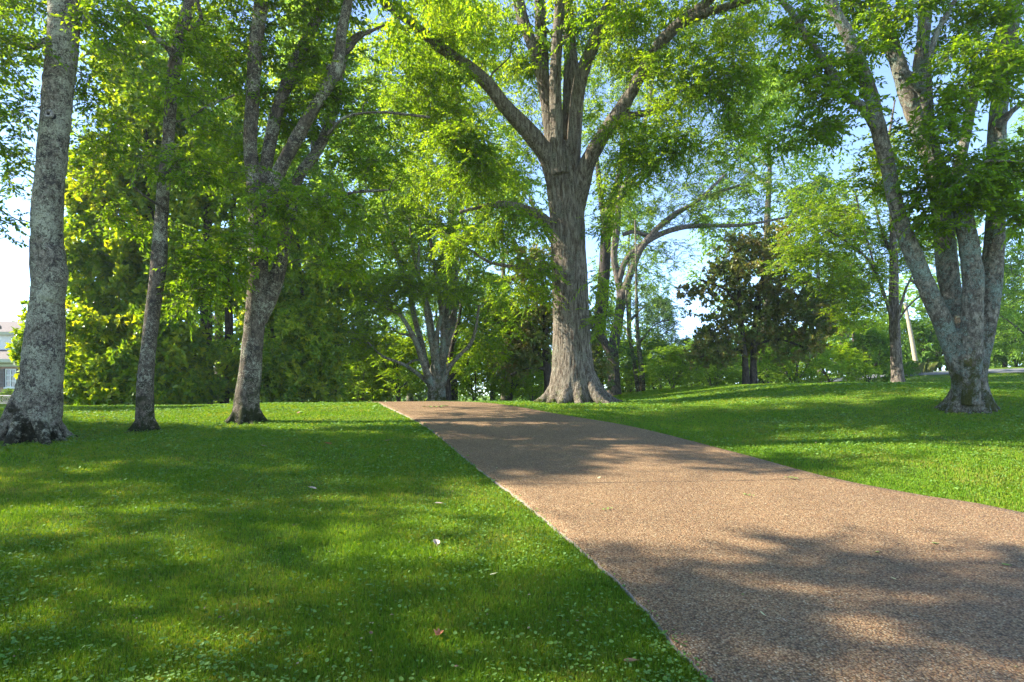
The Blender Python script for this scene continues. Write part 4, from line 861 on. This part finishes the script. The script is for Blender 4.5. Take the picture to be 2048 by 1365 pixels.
for sx in (-1, 1):
    m = MB(); m.tube([(sx * L/2, .05, sh + .19), (sx * L/2, -.2, sh + .24), (sx * L/2, -.42, sh + .22), (sx * L/2, -.45, sh)], .016); m.build('armrest', iron, bench)
    m = MB(); m.tube([(sx * L/2, -.42, sh), (sx * (L/2 + .03), -.47, -.02)], .018); m.build('leg', iron, bench)
    m = MB(); m.tube([(sx * L/2, .10, bh), (sx * L/2, .05, sh), (sx * (L/2 + .03), .14, -.02)], .018); m.build('leg', iron, bench)
place('hedge', 'foundation_shrub', 'low grey green shrub under the house window behind the bench', 'shrub', 22, 39.5, .55, 1.0, .9)
place('hedge', 'foundation_shrub', 'low shrub beside the house behind the left end of the bench', 'shrub', -25, 39.5, .55, 3.0, .8)
# utility pole with street light arm
YP = 58.; pb = gp(1836, 760); pb = P(1836, 757, YP); pb[2] = float(G(pb[0], pb[1])) ; pt = P(1810, 606, YP)
wood = plain('pole_wood', (.36, .30, .22), .9, .2, 9)
pole = empty('utility_pole', pb, 'pale wooden pole leaning left with a long lamp arm, between young tree and multi-stemmed tree', 'pole')
m = MB(); m.tube(np.array([[0, 0, -.4], (pt - pb) * .5, pt - pb]), [.22, .19, .15], 14); m.build('shaft', wood, pole)
galv = plain('galvanised', (.62, .63, .62), .35, .08, 8, .6)
tp = pt - pb; m = MB(); m.tube([tp + [0, -.16, -.35], tp + [-.6, -.16, .12], tp + [-1.8, -.16, .3], tp + [-3.0, -.16, .05], tp + [-4.0, -.16, -.4]], .055, 8); m.build('lamp_arm', galv, pole)
m = MB(); m.tube([tp + [-3.9, -.16, -.36], tp + [-4.15, -.16, -.48], tp + [-4.5, -.16, -.66], tp + [-4.7, -.16, -.78]], [.07, .17, .16, .05], 10); m.build('lamp_head', galv, pole)
# tall grass tuft at the pole foot
def tuft(px, Y, n, h, spread, label):
    X0 = (px - CX) / F * Y; r = np.random.default_rng(int(px)); V = []
    az = r.random(n) * 6.28; ln = r.uniform(.2, 1, n); rr = r.random(n) * spread
    b = np.stack([np.cos(az) * rr * .5, np.sin(az) * rr * .5, G(X0 + np.cos(az) * rr * .5, Y + np.sin(az) * rr * .5) - float(G(X0, Y)) - .05], 1); d = np.stack([np.cos(az), np.sin(az), 0 * az], 1)
    hh = h * r.uniform(.5, 1, n); s = np.stack([-np.sin(az), np.cos(az), 0 * az], 1) * .025
    up = np.array([0, 0, 1.])
    p1 = b + d * (ln * hh * .25)[:, None] + up * (hh * .7)[:, None]; p2 = b + d * (ln * hh * .8)[:, None] + up * (hh * .95)[:, None]
    V = np.stack([b - s, b + s, p1 + s, p2, p1 - s], 1).reshape(-1, 3)
    o = mesh_np('ornamental_grass', V, np.arange(n*5), np.full(n, 5), [M['straw']], None, None, {'leaf': r.random(n), 'clump': r.random(n)}, True)
    o.location = (X0, Y, float(G(X0, Y))); tag(o, label, 'grass clump')
M['straw'] = leafmat('straw', [(.10, .15, .04), (.16, .20, .07), (.24, .25, .11)], .4, (1.4, 1.4, .8))
tuft(1812, 54, 110, 1.4, 2.2, 'tall pale grass clump just left of the leaning pole foot')
tuft(1846, 55, 80, 1.2, 1.6, 'tall pale grass clump just right of the leaning pole foot')
# knot on the leftmost trunk; a black plug paints the shade inside its hole
kt = barkmat('knot_bark', (.10, .085, .07), (.33, .29, .25), None, 0, None, 0, 1, 1, 20, .5)
blk = plain('hole_shade', (.012, .01, .008), 1, .1)
lt = bpy.data.objects['lichen_tree']; kc = P(98, 229, Y1 - .29)
m = MB(); th = np.linspace(0, 2*pi, 21)
ring = [(kc[0] + .058 * cos(a), kc[1] - .004, kc[2] + .05 * sin(a)) for a in th]; m.tube(ring, .03, 8)
m.build('knot_rim', kt, lt, np.array(lt.location), True)
m = MB(); m.tube([(kc[0], kc[1] + .10, kc[2]), (kc[0], kc[1] - .006, kc[2])], .05, 14); m.build('knot_hole_shade', blk, lt, np.array(lt.location))
# ------------------------------------------------------------------ fallen leaves and sprigs, each a thing
def leafpoly(L, Wd, lobes, seed):
    r = random.Random(seed); n = 22; pts = []
    for i in range(n):
        a = i / n * 2 * pi; k = 1 + (.28 * cos(lobes * a) if lobes else 0) + r.uniform(-.05, .05)
        pts.append((cos(a) * L / 2 * k, sin(a) * Wd / 2 * k))
    return pts
lm1 = plain('dry_leaf_tan', (.46, .34, .24), .7, .3, 40); lm2 = plain('dry_leaf_rust', (.34, .13, .05), .7, .3, 40); lm3 = plain('dry_leaf_brown', (.20, .11, .055), .8, .3, 40); lm4 = plain('green_leaflet', (.14, .22, .04), .5, .25, 40); lm5 = plain('pale_leaflet', (.55, .52, .26), .6, .2, 40)
def fallen(px, py, size, m, label, lobes=0, ratio=.55, curl=.25, grp='fallen leaves', lift=.04, name='fallen_leaf', cat='leaf'):
    size *= .82; g = gp(px, py); r = random.Random(px * 7 + py); pts = leafpoly(size, size * ratio, lobes, px)
    ctr = (0, 0); V = []; n = len(pts)
    def zf(x, y): return curl * (x*x*.8 + y*y*3) / size + .002
    for s in (1., .55): V += [(x*s, y*s, zf(x*s, y*s)) for x, y in pts]
    V.append((0, 0, .001)); nt_ = len(V); V += [(x, y, z - .0012) for x, y, z in V[:nt_]]
    Fs = []
    for b0, fl in ((0, 0), (nt_, 1)):
        for i in range(n):
            q = [(b0 + i, b0 + (i+1) % n, b0 + n + (i+1) % n, b0 + n + i), (b0 + n + i, b0 + n + (i+1) % n, b0 + 2*n)]
            Fs += [f[::-1] if fl else f for f in q]
    Fs += [(i, i + nt_, (i+1) % n + nt_, (i+1) % n) for i in range(n)]
    mb = MB(); mb.add(V, Fs); mb.tube([(-size*.72, 0, .006), (-size*.45, 0, zf(size*.45, 0)), (0, 0, .003), (size*.4, 0, zf(size*.4, 0) + .001)], [.0016, .0014, .001, .0006], 5)
    o = mb.build(name, m); o.location = (g[0], g[1], g[2] + lift); o.rotation_euler = (r.uniform(-.3, .3), r.uniform(-.3, .3), r.uniform(0, 6.28)); tag(o, label, cat, grp)
fallen(626, 984, .11, lm1, 'tan dry leaf lying beside the bright patch on the left lawn')
fallen(877, 1015, .10, lm1, 'small tan curled leaf on the grass, upper of two near the drive edge', ratio=.6)
fallen(872, 1097, .105, lm1, 'pinkish tan folded leaf in the clover below the small tan curled leaf', ratio=.7, curl=.6)
fallen(986, 1161, .06, lm5, 'tiny pale yellowish leaf in the grass between tan leaf and drive edge')
fallen(877, 1282, .075, lm2, 'rust red crumpled leaf low in the left foreground lawn', 5, .8, .6)
fallen(657, 893, .15, lm2, 'rust leaf on the lawn, right of the many-limbed tree foot', ratio=.5, curl=.6)
fallen(527, 897, .15, lm1, 'tan leaf on the lawn just below the many-limbed tree foot', ratio=.5)
fallen(597, 829, .2, lm3, 'brown leaf far on the lawn beyond the many-limbed tree', ratio=.5)
fallen(775, 886, .15, lm3, 'brown leaf on the lawn near the upper left drive edge')
fallen(1260, 1340, .09, lm3, 'dark brown leaf in the clover next to the near corner of the drive')
fallen(205, 838, .2, lm1, 'pale leaf on the sunny grass between the thick pale and slim trunks')
fallen(742, 1280, .05, lm3, 'very small dark dry leaf in the grass, left of the rust red crumpled leaf')
gd = 'leaves dropped on the drive'; kw = dict(grp=gd, lift=.05)
fallen(1755, 1118, .05, lm4, 'green leaflet on the sunlit lower right part of the drive', **kw)
fallen(1870, 1099, .06, lm4, 'green leaflet near the right edge of the drive, above the long one', **kw)
fallen(2012, 1144, .085, lm4, 'longest green leaflet at the right edge of the drive', ratio=.3, **kw)
fallen(1822, 1050, .05, lm4, 'small green leaflet in the sun, nearest the right lawn edge', **kw)
fallen(1525, 1245, .05, lm5, 'pale yellowish leaflet in the shade of the near drive', ratio=.3, **kw)
fallen(1570, 1259, .04, lm1, 'short tan chip of leaf just right of the pale yellowish leaflet', ratio=.3, **kw)
fallen(1182, 1017, .05, lm4, 'tiny green leaf on the drive near its left edge, beside the sunlit band', **kw)
fallen(1198, 964, .06, lm5, 'pale leaflet on the bright middle part of the drive', **kw)
fallen(1788, 1173, .035, lm5, 'thin pale leaflet below the green one on the lower right drive', ratio=.3, **kw)
fallen(912, 858, .10, lm2, 'small rust leaf far up the shaded drive', **kw)
def sprig(px, py, size, n, label):
    g = gp(px, py); r = random.Random(px); e = empty('leafy_sprig', g + np.array([0, 0, .052]), label, 'sprig', 'green sprigs fallen on the drive'); e.rotation_euler = (0, 0, r.uniform(0, 6.28))
    mb = MB(); mb.tube([(-size/2, 0, .004), (0, size * .06, .012), (size/2, 0, .008)], [.002, .0015, .001], 5); mb.build('stem', lm3, e)
    for i in range(n):
        x = -size * .35 + size * .85 * i / (n-1); s = 1 if i % 2 else -1; mb = MB(); l = size * .32
        d = np.array([.5, s * .85, 0]) if i < n-1 else np.array([1., .1, 0]); d /= np.linalg.norm(d); q = np.array([-d[1], d[0], 0]) * l * .28; p = np.array([x, 0, .010]); up = np.array([0, 0, 1.]) * l
        V = [p, p + d*l*.5 + q + up*.16, p + d*l + up*r.uniform(0, .2), p + d*l*.5 - q + up*.16, p + d*l*.5 + up*.04]
        V += [v - np.array([0, 0, .0012]) for v in V]
        mb.add(V, [(0,4,1),(1,4,2),(2,4,3),(3,4,0),(5,6,9),(6,7,9),(7,8,9),(8,5,9),(0,1,6,5),(1,2,7,6),(2,3,8,7),(3,0,5,8)]); mb.build('leaf', lm4, e)
sprig(1580, 965, .17, 7, 'green leafy sprig lying on the drive nearest its right edge')
sprig(1500, 1002, .13, 5, 'pale green sprig in the middle of the large sun patch on the drive')
sprig(1210, 1031, .13, 5, 'dark green sprig on the drive near its left edge')
sprig(872, 819, .5, 7, 'green sprig far up the drive near the crest')
sprig(886, 817, .4, 5, 'smaller green sprig far up the drive, right beside the other one')

# tiny litter: bits of bark, husks and leaf crumbs
n = 6000; X, Y = (rng.random(n) * 2 - 1), 2.6 + 17 * rng.random(n) ** 1.5; X = X * (Y * .98 + 2)
on = inpoly(X, Y, DPOLY); k = on | (rng.random(n) < .35); X, Y, on = X[k], Y[k], on[k]; n = len(X)
dist = np.abs(X - np.interp(Y, DLr[:, 1], DLr[:, 0])); k = (~on) | (rng.random(n) < np.where(dist < .35, .9, .30)); X, Y, on = X[k], Y[k], on[k]; n = len(X)
Zl = G(X, Y) + np.where(on, .0475, .045); sz_ = (.004 + .012 * rng.random(n) ** 3) * np.maximum(1, Y / 9); a = rng.random(n) * 6.28; asp = .25 + .6 * rng.random(n)
dx = np.stack([np.cos(a), np.sin(a), rng.normal(0, .15, n)], 1) * sz_[:, None]; dy = np.stack([-np.sin(a), np.cos(a), rng.normal(0, .2, n)], 1) * (sz_ * asp)[:, None]
c0 = np.stack([X, Y, Zl + .002], 1); up = np.zeros((n, 3)); up[:, 2] = sz_ * .35
V = np.stack([c0 - dx, c0 - dy + up, c0 + dx, c0 + dy, c0 + up * 1.6], 1).reshape(-1, 3); b5 = np.arange(n) * 5
fl = np.stack([np.stack([b5 + q, b5 + (q+1) % 4, b5 + 4], 1) for q in range(4)], 1)
M['crumb'] = leafmat('crumb', [(.06, .035, .02), (.16, .10, .05), (.30, .22, .12), (.12, .16, .04), (.40, .36, .2)], .1, (1, 1, .6))
lo = mesh_np('leaf_litter', V, fl.ravel(), np.full(n * 4, 3), [M['crumb']], None, None, {'leaf': np.repeat(rng.random(n), 4), 'clump': np.repeat(rng.random(n), 4)})
tag(lo, 'tiny crumbs of leaf and bark scattered over drive and lawn', 'litter', kind='stuff')
